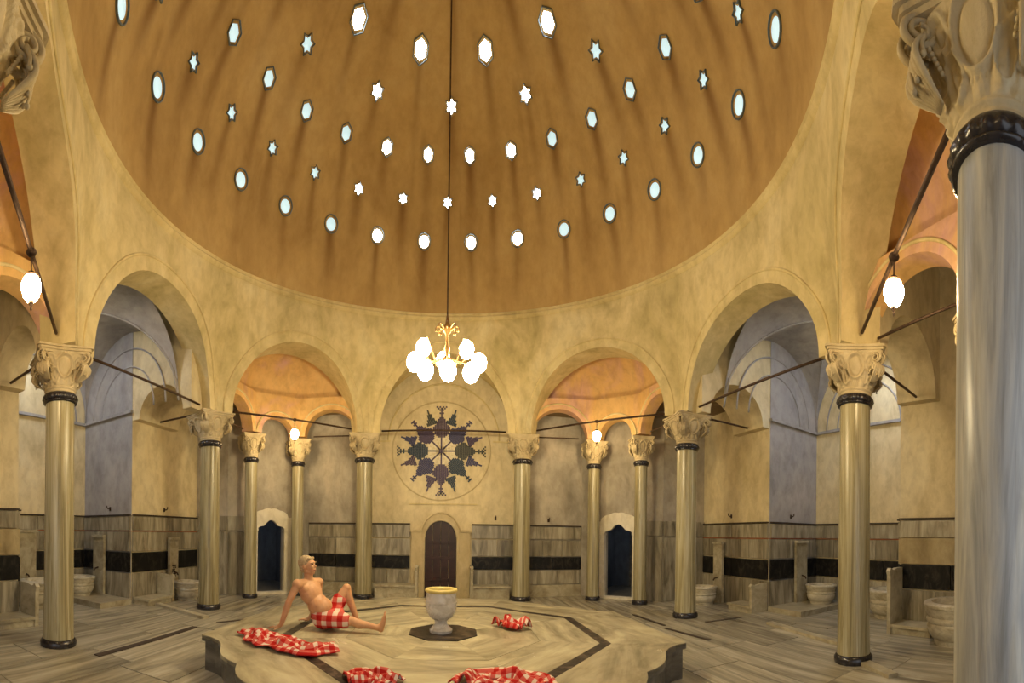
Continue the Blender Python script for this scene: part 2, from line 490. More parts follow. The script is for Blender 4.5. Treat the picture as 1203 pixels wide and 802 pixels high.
for el, n_, ph, kind, rr in ROWS:
    for k in range(n_):
        a = ph + 360 * k / n_; a = (a + 180) % 360 - 180
        if abs(a) > 118 or el > 65 and abs(a) > 60: continue
        e = math.radians(el); ar = math.radians(a)
        out = Vector((math.cos(e) * math.sin(ar), math.cos(e) * math.cos(ar), math.sin(e)))
        zx = -out; xx = Vector((0, 0, 1)).cross(zx).normalized(); yx = zx.cross(xx)
        pos = Vector((CX, CY, ZRIM)) + out * (RD - 0.012)
        rm, pb, pp = light_mesh(kind, rr)
        o = link('skylight', rm, dome)
        o.matrix_world = Matrix(((xx.x, yx.x, zx.x, pos.x), (xx.y, yx.y, zx.y, pos.y), (xx.z, yx.z, zx.z, pos.z), (0, 0, 0, 1)))
        bright = abs(a) < (47 if el > 45 else 33)
        link('pane', pb if bright else pp, o)

# ---------------------------------------------------------------- outer walls
HW = 6.64


def wall_boxes(mb, p, q, h, openings=(), out=0.16, z0=0.0):
    p, q = V2(p), V2(q); L = (q - p).length; d = (q - p) / L; n = Vector((d.y, -d.x))
    if (CEN - p).dot(n) > 0: n = -n
    ang = math.atan2(d.y, d.x); R = Matrix.Rotation(ang, 3, 'Z')
    cuts = [0.0]
    def bx(u0, u1, za, zb_):
        if u1 - u0 < 1e-4: return
        c = p + d * ((u0 + u1) / 2) + n * out / 2
        mb.box((c.x, c.y, (za + zb_) / 2), (u1 - u0, out, zb_ - za), R)
    last = 0.0
    for u0, u1, zt in openings:
        bx(last, u0, z0, h); bx(u0, u1, zt, h); last = u1
    bx(last, L, z0, h)
    return p, d, L, -n, ang


UNIT = {}
def unit_box(mat):
    if mat not in UNIT:
        bm = bmesh.new(); bmesh.ops.create_cube(bm, size=1)
        bmesh.ops.bevel(bm, geom=bm.edges[:], offset=0.015, segments=1, affect='EDGES')
        me = bpy.data.meshes.new('panel'); bm.to_mesh(me); bm.free(); me.materials.append(MAT[mat]); UNIT[mat] = me
    return UNIT[mat]


STD_ROWS = [(0.0, 0.32, 1.1, 'bench', 'plinth_panel', 0.05), (0.33, 0.70, 0.75, 'panel', 'lower_panel', 0.035), (0.71, 1.04, 1.0, 'panel_dark', 'dark_panel', 0.045), (1.05, 1.48, 0.62, 'panel', 'upper_panel', 0.035), (1.50, 1.83, 1.3, 'panel', 'cornice_panel', 0.05), (1.84, 1.875, 3.0, 'drain', 'cornice_ledge', 0.07)]
PLAIN_ROWS = [(0.0, 1.6, 0.7, 'panel', 'tall_panel', 0.035), (1.62, 2.0, 1.6, 'panel', 'cornice_panel', 0.05)]
SIDE_ROWS = [(0.0, 0.66, 0.75, 'panel', 'lower_panel', 0.035), (0.68, 1.12, 1.0, 'panel_dark', 'dark_panel', 0.045), (1.14, 1.58, 0.62, 'panel', 'upper_panel', 0.035), (1.60, 1.92, 1.3, 'panel', 'cornice_panel', 0.05), (1.582, 1.60, 3.0, 'red_line', 'red_painted_line', 0.04), (1.93, 1.965, 3.0, 'drain', 'cornice_ledge', 0.07)]
PIER_ROWS = [(0.0, 0.70, 0.75, 'panel', 'lower_panel', 0.035), (0.72, 1.15, 1.0, 'panel_dark', 'dark_panel', 0.045), (1.16, 1.62, 3, 'panel_rough', 'rough_panel', 0.08), (1.63, 1.93, 1.3, 'panel', 'cornice_panel', 0.05), (1.94, 1.98, 3.0, 'drain', 'cornice_ledge', 0.075)]


def wainscot(o, p, d, L, n, ang, rows, u0=0.0, u1=None):
    u1 = L if u1 is None else u1
    for z0, z1, wd, mat, nm, th in rows:
        k = max(1, round((u1 - u0) / wd)); st = (u1 - u0) / k
        for i in range(k):
            c = p + d * (u0 + st * (i + 0.5)) + n * (th / 2 + random.uniform(-0.004, 0.004))
            b_ = link(nm, unit_box(mat), o, (c.x, c.y, (z0 + z1) / 2), ang)
            b_.scale = (st - 0.012, th, z1 - z0 - 0.008)


def wall(name, p, q, rows=STD_ROWS, mat='outer', openings=(), spans=None, h=HW, trim=None):
    p, q = V2(p), V2(q)                                             # trim: stop the wall just short of an outside corner
    if trim == 'q': q = q + (p - q).normalized() * 0.012
    if trim == 'p': p = p + (q - p).normalized() * 0.012
    mb = MB(); p_, d, L, n, ang = wall_boxes(mb, p, q, h, openings)
    o = struct(mb.obj(name, MAT[mat]))
    if rows:
        for u0, u1 in (spans or [(0, L)]): wainscot(o, p_, d, L, n, ang, rows, u0, u1)
    return o, p_, d, L, n, ang


YB = 10.35
# back wall, plain above, with the wooden door in its middle
DXC = -0.24
wall('wall_back', (-2.2, YB), (1.85, YB), STD_ROWS, 'outer', (), [(0.0, DXC - 0.78 + 2.2), (DXC + 0.78 + 2.2, 4.05)])
wall('wall_back_niche_left', (-3.75, YB), (-2.2, YB), STD_ROWS, 'damp')
wall('wall_back_niche_right', (1.85, YB), (3.45, YB), STD_ROWS, 'damp')
for side, pts in (('left', [(-4.72, 7.0), None, None, (-2.13, 9.95), (-2.2, YB), (-3.75, YB), (-5.35, 8.75), (-6.3, 8.75), (-6.3, 7.4)]), ('right', [(4.48, 6.83), None, None, (1.75, 9.95), (1.85, YB), (3.45, YB), (5.05, 8.75), (6.3, 8.75), (6.3, 7.3)])):
    P, s1, s2, Q, d, n, m_ = NICHE['back_' + side]
    a_, b_ = (s1, s2) if side == 'left' else (s2, s1)
    pts[1], pts[2] = (a_.x, a_.y), (b_.x, b_.y)
    struct(MB().prism(pts, 4.74, 4.80).obj('ceiling_niche_behind_' + side, MAT['brown_vault']))  # flat ceiling added to darken the tops of the small arches
dgr = wall('wall_back_right', (3.45, YB), (5.05, 8.75), PLAIN_ROWS, 'damp', [(0.72, 1.50, 1.93)], [(1.72, 2.26)])
dgl = wall('wall_back_left', (-3.75, YB), (-5.35, 8.75), PLAIN_ROWS, 'damp', [(0.76, 1.50, 1.93)], [(1.72, 2.26)])
wall('wall_niche_side_right', (5.05, 8.75), (6.3, 8.75), PLAIN_ROWS, 'damp')
wall('wall_niche_side_left', (-5.35, 8.75), (-6.3, 8.75), PLAIN_ROWS, 'damp')
wall('wall_right_corner', (6.3, 8.75), (6.3, 6.3), SIDE_ROWS, trim='q')
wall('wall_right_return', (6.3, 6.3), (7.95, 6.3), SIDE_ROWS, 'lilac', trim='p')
wall('wall_right', (7.95, 6.3), (7.95, 3.4), SIDE_ROWS)
wall('wall_right_pier_side', (7.95, 3.3), (6.6, 3.3), SIDE_ROWS, trim='q')
wall('wall_right_pier', (6.6, 3.3), (6.6, -1.6), PIER_ROWS, trim='p')
wall('wall_left_corner', (-6.3, 8.75), (-6.3, 6.3), SIDE_ROWS, trim='q')
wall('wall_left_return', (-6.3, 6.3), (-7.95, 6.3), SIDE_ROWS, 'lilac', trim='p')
wall('wall_left', (-7.95, 6.3), (-7.95, 3.5), SIDE_ROWS)
wall('wall_left_pier_side', (-7.95, 3.5), (-6.3, 3.5), SIDE_ROWS, trim='q')
wall('wall_left_pier', (-6.3, 3.5), (-6.3, -1.6), PIER_ROWS, trim='p')
wall('wall_front', (-6.3, -1.6), (6.6, -1.6), None, 'outer', [(3.2, 9.6, 3.6)])

# flat roof over everything outside the dome
mb = MB(); rows = [[], []]
for i in range(96):
    a = 2 * PI * i / 96
    rows[0].append((CX + (RD - 0.01) * math.cos(a), CY + (RD - 0.01) * math.sin(a), ZRIM + 0.02))
    rows[1].append((CX + 10.5 * math.cos(a), CY + 10.5 * math.sin(a), ZRIM + 0.02))
mb.grid(rows, True)
struct(mb.obj('ceiling_outer', MAT['outer']))

# side vaults with their ribs and added cool lights kept out of sight
def side_vault(sx, x0, x1, y0, y1, nm):
    n = 72; a, b_ = (x1 - x0) / 2, (y1 - y0) / 2; xc, yc = (x0 + x1) / 2, (y0 + y1) / 2; zs, hh = 4.2, 1.75
    hz = lambda x, y: zs + hh * max(math.sqrt(max(0, 1 - ((x - xc) / a) ** 2)), math.sqrt(max(0, 1 - ((y - yc) / b_) ** 2)))
    rows = [[(sx * (x0 + 2 * a * i / n), y0 + 2 * b_ * j / n, hz(x0 + 2 * a * i / n, y0 + 2 * b_ * j / n)) for i in range(n + 1)] for j in range(n + 1)]
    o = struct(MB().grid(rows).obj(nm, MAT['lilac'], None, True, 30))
    for f0 in (0, 1):
        pts = []
        for i in range(41):
            t = i / 40; x = x0 + 2 * a * t; y = y0 + 2 * b_ * (t if f0 == 0 else 1 - t)
            pts.append((sx * x, y, hz(x, y) - 0.008))
        MB().tube(pts, 0.022, 6).obj('groin_rib', MAT['lilac'], o, True)
    for k, off in enumerate((0.03, 0.42, 0.8)):                     # nested mouldings on the end lunette and the side lunettes
        sc = 1 - 0.22 * k
        pts = [(sx * (x1 - 0.015), yc - b_ * sc * math.cos(PI * i / 32), zs + hh * sc * math.sin(PI * i / 32) + (1 - sc) * 0.0 + 0.02) for i in range(33)]
        MB().tube(pts, 0.018, 6).obj('lunette_rib', MAT['lilac'], o, True)
        pts = [(sx * (xc - a * sc * math.cos(PI * i / 32)), 6.29 - off * 0.0, zs + hh * sc * math.sin(PI * i / 32) + 0.02) for i in range(33)]
        MB().tube(pts, 0.018, 6).obj('lunette_rib', MAT['lilac'], o, True)
    for (dx, dy) in ((0, -0.75), (0.35, -0.95), (-0.35, -0.95), (0.0, -1.15), (0.7, -1.1)):  # added glowing discs, hidden from view, to cool the vault light
        g = MB().lathe([(0.0, 0.0), (0.13, 0.0), (0.15, 0.05)], 20, (sx * (xc + dx), yc + dy, hz(xc + dx, yc + dy) - 0.06)).obj('vault_light', MAT['vault_glass'], o)
    return o
side_vault(1, 5.0, 7.95, 3.3, 6.31, 'ceiling_right_vault')
side_vault(-1, 5.02, 7.95, 3.5, 6.31, 'ceiling_left_vault')
for sx, nm in ((1, 'trim_2'), (-1, 'trim_3')):                      # string course at the foot of the side vaults
    mb = MB(); mb.box((sx * 7.92, 4.85, 4.2), (0.08, 2.9, 0.06)); mb.box((sx * 7.12, 6.27, 4.2), (1.66, 0.08, 0.06))
    struct(mb.obj(nm, MAT['lilac']))

# ---------------------------------------------------------------- floor of long marble slabs
floor = struct(MB().box((0, 4.5, -0.06), (17, 14, 0.10)).obj('floor', MAT['joint']))
sl = UNIT
def slab_ok(x, y):
    if y < 1.15 or abs(x) > 8.0: return False
    r = math.hypot(x - CX, y - CY)
    if r < 2.0: return False
    if y > 10.6: return False
    if x + y > 14.3 or -x + y > 14.6: return False
    if abs(x) > 6.7 and (y > 6.5 or y < 3.0): return False
    return True
def lay(a0, a1, b0, b1, wd, along):
    row = 0; a = a0
    while a < a1 - 0.01:
        b_ = b0 - (row % 2) * 0.7
        while b_ < b1:
            ln = min(random.choice((1.7, 2.0, 2.3, 1.5)), b1 - max(b_, b0) if b_ + 1.5 > b1 else 9)
            q0, q1 = max(b_, b0), min(b_ + ln, b1); b_ += ln
            if q1 - q0 < 0.12: continue
            u, v_ = a + wd / 2, (q0 + q1) / 2
            xc, yc = (v_, u) if along == 'x' else (u, v_)
            if not slab_ok(xc, yc): continue
            o = link('slab', unit_box('slab'), floor, (xc, yc, -0.01 + random.uniform(-0.003, 0.003)), 0 if along == 'x' else PI / 2)
            o.scale = (q1 - q0 - 0.012, wd - 0.012, 0.03)
        a += wd; row += 1
lay(1.95, 8.05, 1.0, 10.6, 0.7625, 'y'); lay(-8.05, -1.95, 1.0, 10.6, 0.7625, 'y')
lay(6.9, 10.55, -1.95, 1.95, 0.73, 'x'); lay(1.15, 3.1, -1.95, 1.95, 0.65, 'x')

# drain lines and low kerbs in the floor round the ring
def strip(name, a, b_, wd, h, mat, label, cat, group=None):
    a, b_ = Vector(a), Vector(b_); c = (a + b_) / 2; d = b_ - a
    o = MB().box((0, 0, h / 2), (d.length, wd, h)).obj(name, MAT[mat], None, loc=(c.x, c.y, 0.004), rz=math.atan2(d.y, d.x))
    return tag(o, label, cat, group) if label else struct(o)
a, b_ = at(115, 771, 0), at(228, 738, 0)
for k, (a, b_) in enumerate(((at(115, 771, 0), at(230, 737, 0)), (at(256, 732, 0), at(290, 728, 0)), (at(830, 731, 0), at(872, 725, 0)), (at(783, 738, 0), at(835, 752, 0)), (at(745, 722, 0), at(782, 735, 0)))):
    o = strip('drain_channel', a, b_, 0.10 if k == 0 else 0.06, 0.012, 'drain', None, None)  # flat dark strips paint the shade of slots and step edges
    o.parent = floor

for a, b_ in ((at(186, 711, 0), at(243, 727, 0)), (at(905, 733, 0), at(988, 757, 0)), (at(1012, 778, 0), at(1050, 796, 0))):
    strip('kerb_stone', a, b_, 0.14, 0.05, 'bench', None, None).parent = floor

# ---------------------------------------------------------------- the raised hot platform
ZP = 0.41
PC = V2((-0.07, 4.93))
plat = thing('heated_platform', 'low octagonal marble platform with a dark inlaid band in the middle of the floor', 'platform', (PC.x, PC.y, 0))
def octa(r, rot=PI / 8): return [(r * math.cos(rot + i * PI / 4), r * math.sin(rot + i * PI / 4)) for i in range(8)]
RO = 2.83
oc = octa(RO)
edge = []
for i in range(8):                                                  # the diagonal sides swing in an ogee
    a, b_ = Vector(oc[i]), Vector(oc[(i + 1) % 8]); m_ = (a + b_) / 2; nn = m_.normalized()
    if i % 2 == 0:
        for t in range(16):
            s_ = t / 16; u = s_ if s_ < 0.5 else 1 - s_
            w_ = 0.13 * math.sin(s_ * PI) ** 0.7 + 0.07 * math.sin(u * 4 * PI)
            p_ = a.lerp(b_, s_) + nn * -w_
            edge.append((p_.x, p_.y))
    else: edge.append((a.x, a.y))
MB().prism([(x * 0.985, y * 0.985) for x, y in edge], 0.0, ZP - 0.07).obj('side', MAT['grey_marble'], plat)
MB().prism(edge, ZP - 0.07, ZP - 0.012).obj('lip', MAT['grey_marble'], plat)
RB0, RB1 = 1.86, 1.98
mo = bpy.data.meshes.new
for i in range(8):
    def pie(poly, name, mat, z1=ZP):
        c = Vector((sum(p_[0] for p_ in poly) / len(poly), sum(p_[1] for p_ in poly) / len(poly)))
        ang = PI / 8 + i * PI / 4 + PI / 8 + PI / 2
        R_ = Matrix.Rotation(-ang, 2)
        q = [R_ @ (Vector(p_) - c) for p_ in poly]
        return MB().prism([(v.x, v.y) for v in q], ZP - 0.04, z1 + random.uniform(-0.0015, 0.0015)).obj(name, MAT[mat], plat, loc=(c.x, c.y, 0), rz=ang)
    g = 0.004
    A0, A1 = octa(0.44)[i], octa(0.44)[(i + 1) % 8]
    B0, B1 = octa(RB0 - g)[i], octa(RB0 - g)[(i + 1) % 8]
    C0, C1 = octa(RB1)[i], octa(RB1)[(i + 1) % 8]
    D0, D1 = octa(RB1 + g)[i], octa(RB1 + g)[(i + 1) % 8]
    M0, M1 = octa(1.18)[i], octa(1.18)[(i + 1) % 8]
    N0, N1 = octa(1.186)[i], octa(1.186)[(i + 1) % 8]
    pie([A0, A1, M1, M0], 'inner_slab', 'slab_v'); pie([N0, N1, B1, B0], 'middle_slab', 'slab_v')
    pie([octa(RB0)[i], octa(RB0)[(i + 1) % 8], C1, C0], 'dark_band', 'band', ZP + 0.001)
    if i % 2 == 0: outer = [D1, D0] + edge[[j for j, e_ in enumerate(edge) if (Vector(e_) - Vector(oc[i])).length < 0.02][0]:][:16] + [oc[(i + 1) % 8]]
    else: outer = [D1, D0, oc[i], oc[(i + 1) % 8]]
    pie(outer, 'outer_slab', 'slab_v')
MB().prism(octa(0.43, PI / 8), ZP - 0.04, ZP + 0.006).obj('dark_inlay', MAT['band'], plat)

# urn fountain on the dark inlay
ur = thing('urn_fountain', 'white marble urn basin with a yellowed rim on the dark octagon', 'fountain', (-0.10, 4.93, ZP + 0.006)); ur.scale = (0.88, 0.88, 0.93)
prof = [(0.0, 0.0), (0.155, 0.0), (0.16, 0.035), (0.13, 0.06), (0.09, 0.10), (0.085, 0.14), (0.10, 0.165)]
MB().lathe(prof, 40).obj('pedestal', MAT['white_marble'], ur, True, 50)
prof = [(0.02, 0.155), (0.10, 0.165), (0.16, 0.20), (0.20, 0.27), (0.218, 0.35), (0.215, 0.38), (0.222, 0.385), (0.222, 0.40), (0.213, 0.405), (0.21, 0.47), (0.205, 0.52), (0.17, 0.52), (0.16, 0.40), (0.08, 0.30), (0.01, 0.29)]
MB().lathe(prof, 48).obj('bowl', MAT['white_marble'], ur, True, 50)
prof = [(0.170, 0.515), (0.205, 0.515), (0.225, 0.53), (0.228, 0.55), (0.215, 0.565), (0.185, 0.565), (0.170, 0.55), (0.170, 0.515)]
MB().lathe(prof, 48).obj('rim', MAT['rim_gilt'], ur, True, 50)

# ---------------------------------------------------------------- columns
SH = 0.205                                                          # shaft radius
def shaft_mesh(mat):
    prof = []
    for i in range(13):
        t = i / 12; prof.append((SH * (1.03 - 0.06 * t) + 0.008 * math.exp(-t * 25), 0.10 + 3.24 * t))
    return MB().lathe(prof, 40).mesh('shaft', mat, True)
SHAFT = shaft_mesh(MAT['shaft']); SHAFT_G = shaft_mesh(MAT['shaft_grey'])
BASE = MB().lathe([(0.0, 0.0), (0.245, 0.0), (0.255, 0.03), (0.255, 0.07), (0.235, 0.10), (0.215, 0.115), (0.0, 0.116)], 40).mesh('base_ring', MAT['ring'], True, 45)
rad = lambda a, z: 1 + 0.085 * (abs(math.sin(a * 11)) - 0.5) * max(0, 1 - abs((z - 3.395) / 0.05))
NECK = MB().lathe([(0.0, 3.33), (0.215, 3.33), (0.232, 3.34), (0.232, 3.352), (0.222, 3.36), (0.238, 3.372), (0.243, 3.395), (0.238, 3.425), (0.225, 3.448), (0.21, 3.455), (0.0, 3.456)], 96, (0, 0, 0), rad).mesh('neck_ring', MAT['ring'], True, 60)


def squash(mb):
    mb.v = [(x, y, 3.455 + (z - 3.455) * 0.815) for x, y, z in mb.v]; return mb
def capital_mesh():
    z0, z1 = 3.455, 4.04; NAa, NZ = 192, 64; rows = []
    # neck mouldings
    for r, z in ((0.195, 3.45), (0.212, 3.46), (0.212, 3.475), (0.205, 3.485), (0.205, 3.50), (0.218, 3.51), (0.222, 3.525), (0.212, 3.54)):
        rows.append([(r * math.cos(2 * PI * i / NAa), r * math.sin(2 * PI * i / NAa), z) for i in range(NAa)])
    zb = 3.545
    for j in range(NZ + 1):
        t = j / NZ; z = zb + (z1 - zb) * t; row = []
        for i in range(NAa):
            a = 2 * PI * i / NAa
            al = (a + PI / 4) % (PI / 2) - PI / 4                   # within a face, 0 in its middle
            rc = 0.208 + 0.13 * t ** 1.2
            sq = rc / max(math.cos(al), 0.001); k = 0.55 * sstep(t)
            r = rc * (1 - k) + min(sq, rc * 1.26) * k
            x = al / (PI / 4)
            d = math.hypot(x / 0.46, (t - 0.58) / 0.34)
            r += 0.030 * math.exp(-((d - 1.0) / 0.09) ** 2) + 0.007 * math.cos(math.atan2(t - 0.58, x) * 18) * math.exp(-((d - 1.22) / 0.08) ** 2)          # oval frame
            r += 0.012 * max(0, 1 - d * d) - 0.014 * math.exp(-((d - 0.80) / 0.08) ** 2)
            d2 = math.hypot((abs(x) - 0.62) / 0.24, (t - 0.30) / 0.22)
            r += 0.024 * math.exp(-((d2 - 1.0) / 0.15) ** 2) + 0.014 * math.exp(-(d2 / 0.35) ** 2)         # scrolls beside the oval
            d3 = math.hypot((abs(x) - 0.70) / 0.18, (t - 0.74) / 0.18)
            r += 0.024 * math.exp(-((d3 - 0.9) / 0.2) ** 2) + 0.016 * math.exp(-(d3 / 0.35) ** 2)
            if d > 1.35: r += 0.005 * math.cos(a * 56 + 9 * t) * math.sin(PI * t)
            if t < 0.24: r += 0.016 * abs(math.cos(a * 8)) * math.sin(PI * t / 0.24) ** 0.6   # leaves round the foot
            r += 0.014 * max(0, 1 - abs(abs(x) - 0.95) / 0.12) * (0.5 + 0.5 * math.cos(t * 40))  # beaded corner
            row.append((r * math.cos(a), r * math.sin(a), z))
        rows.append(row)
    return squash(MB().grid(rows, True)).mesh('capital', MAT['capital'], True)
CAPM = capital_mesh()
def abacus_mesh():
    pts = []
    for k in range(4):
        for i in range(13):
            x = -1 + 2 * i / 12
            if k and i == 0: pass
            v = Vector((0.375 - 0.045 * (1 - x * x), 0.375 * x)) if abs(x) < 0.9 else Vector((0.36, 0.36 * (1 if x > 0 else -1) * 0.93))
            v = Matrix.Rotation(k * PI / 2, 2) @ v; pts.append((v.x, v.y))
    mb = MB(); mb.prism([(x * 0.95, y * 0.95) for x, y in pts], 4.02, 4.06); mb.prism(pts, 4.06, 4.10); mb.prism([(x * 1.06, y * 1.06) for x, y in pts], 4.10, 4.135)
    return squash(mb).mesh('abacus', MAT['capital'])
ABAC = abacus_mesh()
def volute_mesh():
    mb = MB()
    for s_ in (-1, 1):                                              # a spiral on each side of the corner, in planes turned from it
        pts = []; rr = []
        for i in range(40):
            t = i / 39; a = PI * 0.6 - t * 4.2 * PI; q = 0.085 * (1 - 0.85 * t) + 0.006
            pts.append(Vector((0.395 + q * math.cos(a), s_ * (0.035 + 0.02 * t), 3.955 + q * math.sin(a)))); rr.append(0.020 * (1 - 0.5 * t))
        mb.tube(pts, rr, 6)
    for k in range(-3, 4):                                          # ribbed drooping leaf below the spiral, its lobes curling outwards
        pts = [Vector((0.285 + 0.145 * math.sin(t * 2.3), k * 0.021 * (0.35 + 0.9 * math.sin(min(1, t * 1.6) * PI / 2)), 3.62 + 0.27 * t)) for t in [i / 12 for i in range(13)]]
        mb.tube(pts, [0.007 + 0.011 * math.sin(PI * i / 12) for i in range(13)], 6)
    for k in range(-3, 4):
        q = abs(k) / 3
        pts = [Vector((0.405 - 0.02 * q + 0.03 * math.sin(t * 3.0) * (1 - q * 0.5), k * (0.022 + 0.008 * t), 3.91 - (0.24 - 0.10 * q) * t)) for t in [i / 9 for i in range(10)]]
        mb.tube(pts, [0.015 * (1 - 0.45 * i / 9) for i in range(10)], 6)
        mb.ball(pts[-1] + Vector((0.008, 0, 0)), 0.014, 8, 6)
    for k in range(6):                                              # beads up the corner
        mb.ball((0.345 + 0.012 * k, 0.0, 3.90 + 0.004 * k), 0.016, 8, 6); mb.ball((0.30 + 0.012 * k, 0.055, 3.74 + 0.022 * k), 0.012, 8, 6); mb.ball((0.30 + 0.012 * k, -0.055, 3.74 + 0.022 * k), 0.012, 8, 6)
    return squash(mb).mesh('volute', MAT['capital'], True)
VOL = volute_mesh()


def column(key, label, xy, sc=1.0, hsc=1.0, face=0.0, grey=False, group=None, simple=False):
    c = thing('marble_column', label, 'column', (xy[0], xy[1], 0), face, group)
    c.scale = (sc, sc, hsc)
    link('base_ring', BASE, c); link('shaft', SHAFT_G if grey else SHAFT, c); link('neck_ring', NECK, c)
    cp = link('capital', CAPM, c); link('abacus', ABAC, cp)
    for k in range(4): link('volute', VOL, cp, None, PI / 4 + k * PI / 2)
    return c
def face_cam(p, off=0): return math.atan2(-p[1], -p[0]) + off
for k, label, off in (('A', 'tall brownish marble column at the left, nearest to the left lantern', 0.2), ('B', 'tall marble column standing between the left arch and the left half-domed niche', 0.5),
                 ('C', 'marble column just left of the wall with the mosaic medallion', 0.0), ('D', 'golden marble column just right of the wall with the mosaic medallion', 0.05),
                 ('E', 'tall marble column standing between the right half-domed niche and the right arch', 0.5), ('F', 'tall marble column in front of the right bay, below the right lantern', 0.0),
                 ('G', 'huge grey marble column in the right foreground with carved capital and fluted black ring', -0.38), ('H', 'nearest column at the left edge, only its carved capital corner showing', -0.62)):
    column(k, label, COLS[k], face=face_cam(COLS[k], off), grey=(k == 'G'), group='large columns that carry the dome')
HS = ZSM / ZS
for side, la, lb in (('back_left', 'slim yellow marble column left of the left white-framed doorway', 'slim marble column right of the left white-framed doorway, behind the bather'),
                     ('back_right', 'slim marble column left of the right white-framed doorway', 'slim marble column right of the right white-framed doorway'),
                     ('front_right', 'slim niche column almost wholly hidden behind the huge foreground column', None)):
    P, s1, s2, Q, d, n, m_ = NICHE[side]
    column('s', la, s1, 0.74, HS, face_cam(s1, 0.3), group='slim columns of the niches')
    if lb: column('s', lb, s2, 0.74, HS, face_cam(s2, 0.2), group='slim columns of the niches')

# ---------------------------------------------------------------- iron tie rods
def rod(a, b_, label, r=0.022, boss=False):
    a, b_ = Vector(a), Vector(b_); m_ = (a + b_) / 2
    o = thing('tie_rod', label, 'tie rod', m_, 0, 'iron tie rods across the arches')
    MB().tube([a - m_, b_ - m_], r, 8).obj('bar', MAT['iron'], o, True)
    if boss: MB().ball((0, 0, 0), 0.05, 12, 8, (1, 1, 0.7)).obj('boss', MAT['iron'], o, True)
    return o
def cp3(k, z=4.12): return (COLS[k][0], COLS[k][1], z)
def rodbetween(k1, k2, label, boss=False, z=4.12):
    a, b_ = Vector(cp3(k1, z)), Vector(cp3(k2, z)); d = (b_ - a).normalized()
    return rod(a + d * 0.42, b_ - d * 0.42, label, boss=boss)
rodbetween('A', 'B', 'iron tie rod across the open arch at the left')
rodbetween('B', 'C', 'iron tie rod across the left half-domed niche, carrying a lantern', True)
rodbetween('C', 'D', 'iron tie rod across the arch in front of the mosaic medallion')
rodbetween('D', 'E', 'iron tie rod across the right half-domed niche, carrying a lantern', True)
rodbetween('E', 'F', 'iron tie rod across the open arch at the right')
rodbetween('F', 'G', 'long iron tie rod rising to the huge foreground column, carrying the right lantern', True)
rodbetween('H', 'A', 'long iron tie rod rising at the left edge, carrying the left lantern', True)
for (c, q, nm, tk), lab in zip(TR, ('iron tie rod from the left column to the left edge wall', 'iron tie rod from the second left column to the outer wall', 'iron tie rod from the second right column to the outer wall', 'iron tie rod from the right column to the right pier')):
    a = Vector(cp3(c, 4.08)); b_ = Vector((q[0], q[1], 4.08)); d = (b_ - a).normalized()
    rod(a + d * 0.4, b_ - d * 0.03, lab)
P, s1, s2, Q, d, n, m_ = NICHE['front_right']
a, b_ = Vector((P.x, P.y, 4.1)), Vector((s1.x, s1.y, 4.1)); dd = (b_ - a).normalized()
rod(a + dd * 0.42, b_ - dd * 0.3, 'short iron tie rod running behind the huge foreground column', 0.018)
for side, lab in (('back_left', ('short iron rod at the left side of the left niche', 'short iron rod at the right side of the left niche')), ('back_right', ('short iron rod at the left side of the right niche', 'short iron rod at the right side of the right niche'))):
    P, s1, s2, Q, d, n, m_ = NICHE[side]
    for (u, v_), l_ in zip(((P, s1), (s2, Q)), lab):
        a, b_ = Vector((u.x, u.y, 4.02)), Vector((v_.x, v_.y, 4.02)); dd = (b_ - a).normalized()
        rod(a + dd * 0.40, b_ - dd * 0.40, l_, 0.016)

# ---------------------------------------------------------------- lanterns and chandelier
def lantern(k1, k2, label, drop=0.28):
    m_ = (Vector(cp3(k1)) + Vector(cp3(k2))) / 2
    o = thing('hanging_lantern', label, 'lantern', (m_.x, m_.y, m_.z - 0.05), 0, 'lit lanterns hung from the tie rods')
    MB().tube([(0, 0, 0), (0, 0, -0.14)], 0.008, 6).obj('chain', MAT['iron'], o)
    MB().lathe([(0.0, -0.12), (0.03, -0.13), (0.05, -0.155), (0.075, -0.17), (0.07, -0.18), (0.0, -0.181)], 20).obj('cap', MAT['iron'], o, True, 40)
    MB().lathe([(0.0, -0.18), (0.065, -0.182), (0.088, -0.23), (0.092, -0.28), (0.075, -0.34), (0.045, -0.385), (0.0, -0.40)], 24).obj('glass', MAT['lantern'], o, True)
    MB().lathe([(0.0, -0.395), (0.028, -0.395), (0.02, -0.42), (0.008, -0.44), (0.012, -0.46), (0.0, -0.49)], 12).obj('finial', MAT['iron'], o, True)
    return o
lantern('H', 'A', 'lit glass lantern hanging at the left, above the leftmost column')
lantern('B', 'C', 'lit glass lantern hanging in the left half-domed niche')
lantern('D', 'E', 'lit glass lantern hanging in the right half-domed niche')
lantern('F', 'G', 'lit glass lantern hanging at the right, above the right column')

ch = thing('chandelier', 'brass chandelier of glowing glass globes on a long chain under the dome', 'chandelier', (CX, CY, 3.78))
MB().tube([(0, 0, 0.52), (0, 0, 7.04)], 0.011, 6).obj('chain', MAT['iron'], ch)
MB().lathe([(0.0, -0.16), (0.03, -0.14), (0.045, -0.08), (0.03, 0.0), (0.02, 0.05), (0.035, 0.12), (0.02, 0.18), (0.016, 0.30), (0.05, 0.34), (0.06, 0.38), (0.03, 0.43), (0.012, 0.54), (0.0, 0.55)], 20).obj('stem', MAT['brass'], ch, True)
for k in range(8):
    a = 2 * PI * k / 8
    pts = [(math.cos(a) * q, math.sin(a) * q, 0.35 + z) for q, z in ((0.04, 0), (0.08, 0.04), (0.12, 0.06), (0.145, 0.03), (0.14, -0.01), (0.115, -0.015), (0.11, 0.01))]
    MB().tube(pts, 0.008, 6).obj('crown_scroll', MAT['brass'], ch, True)
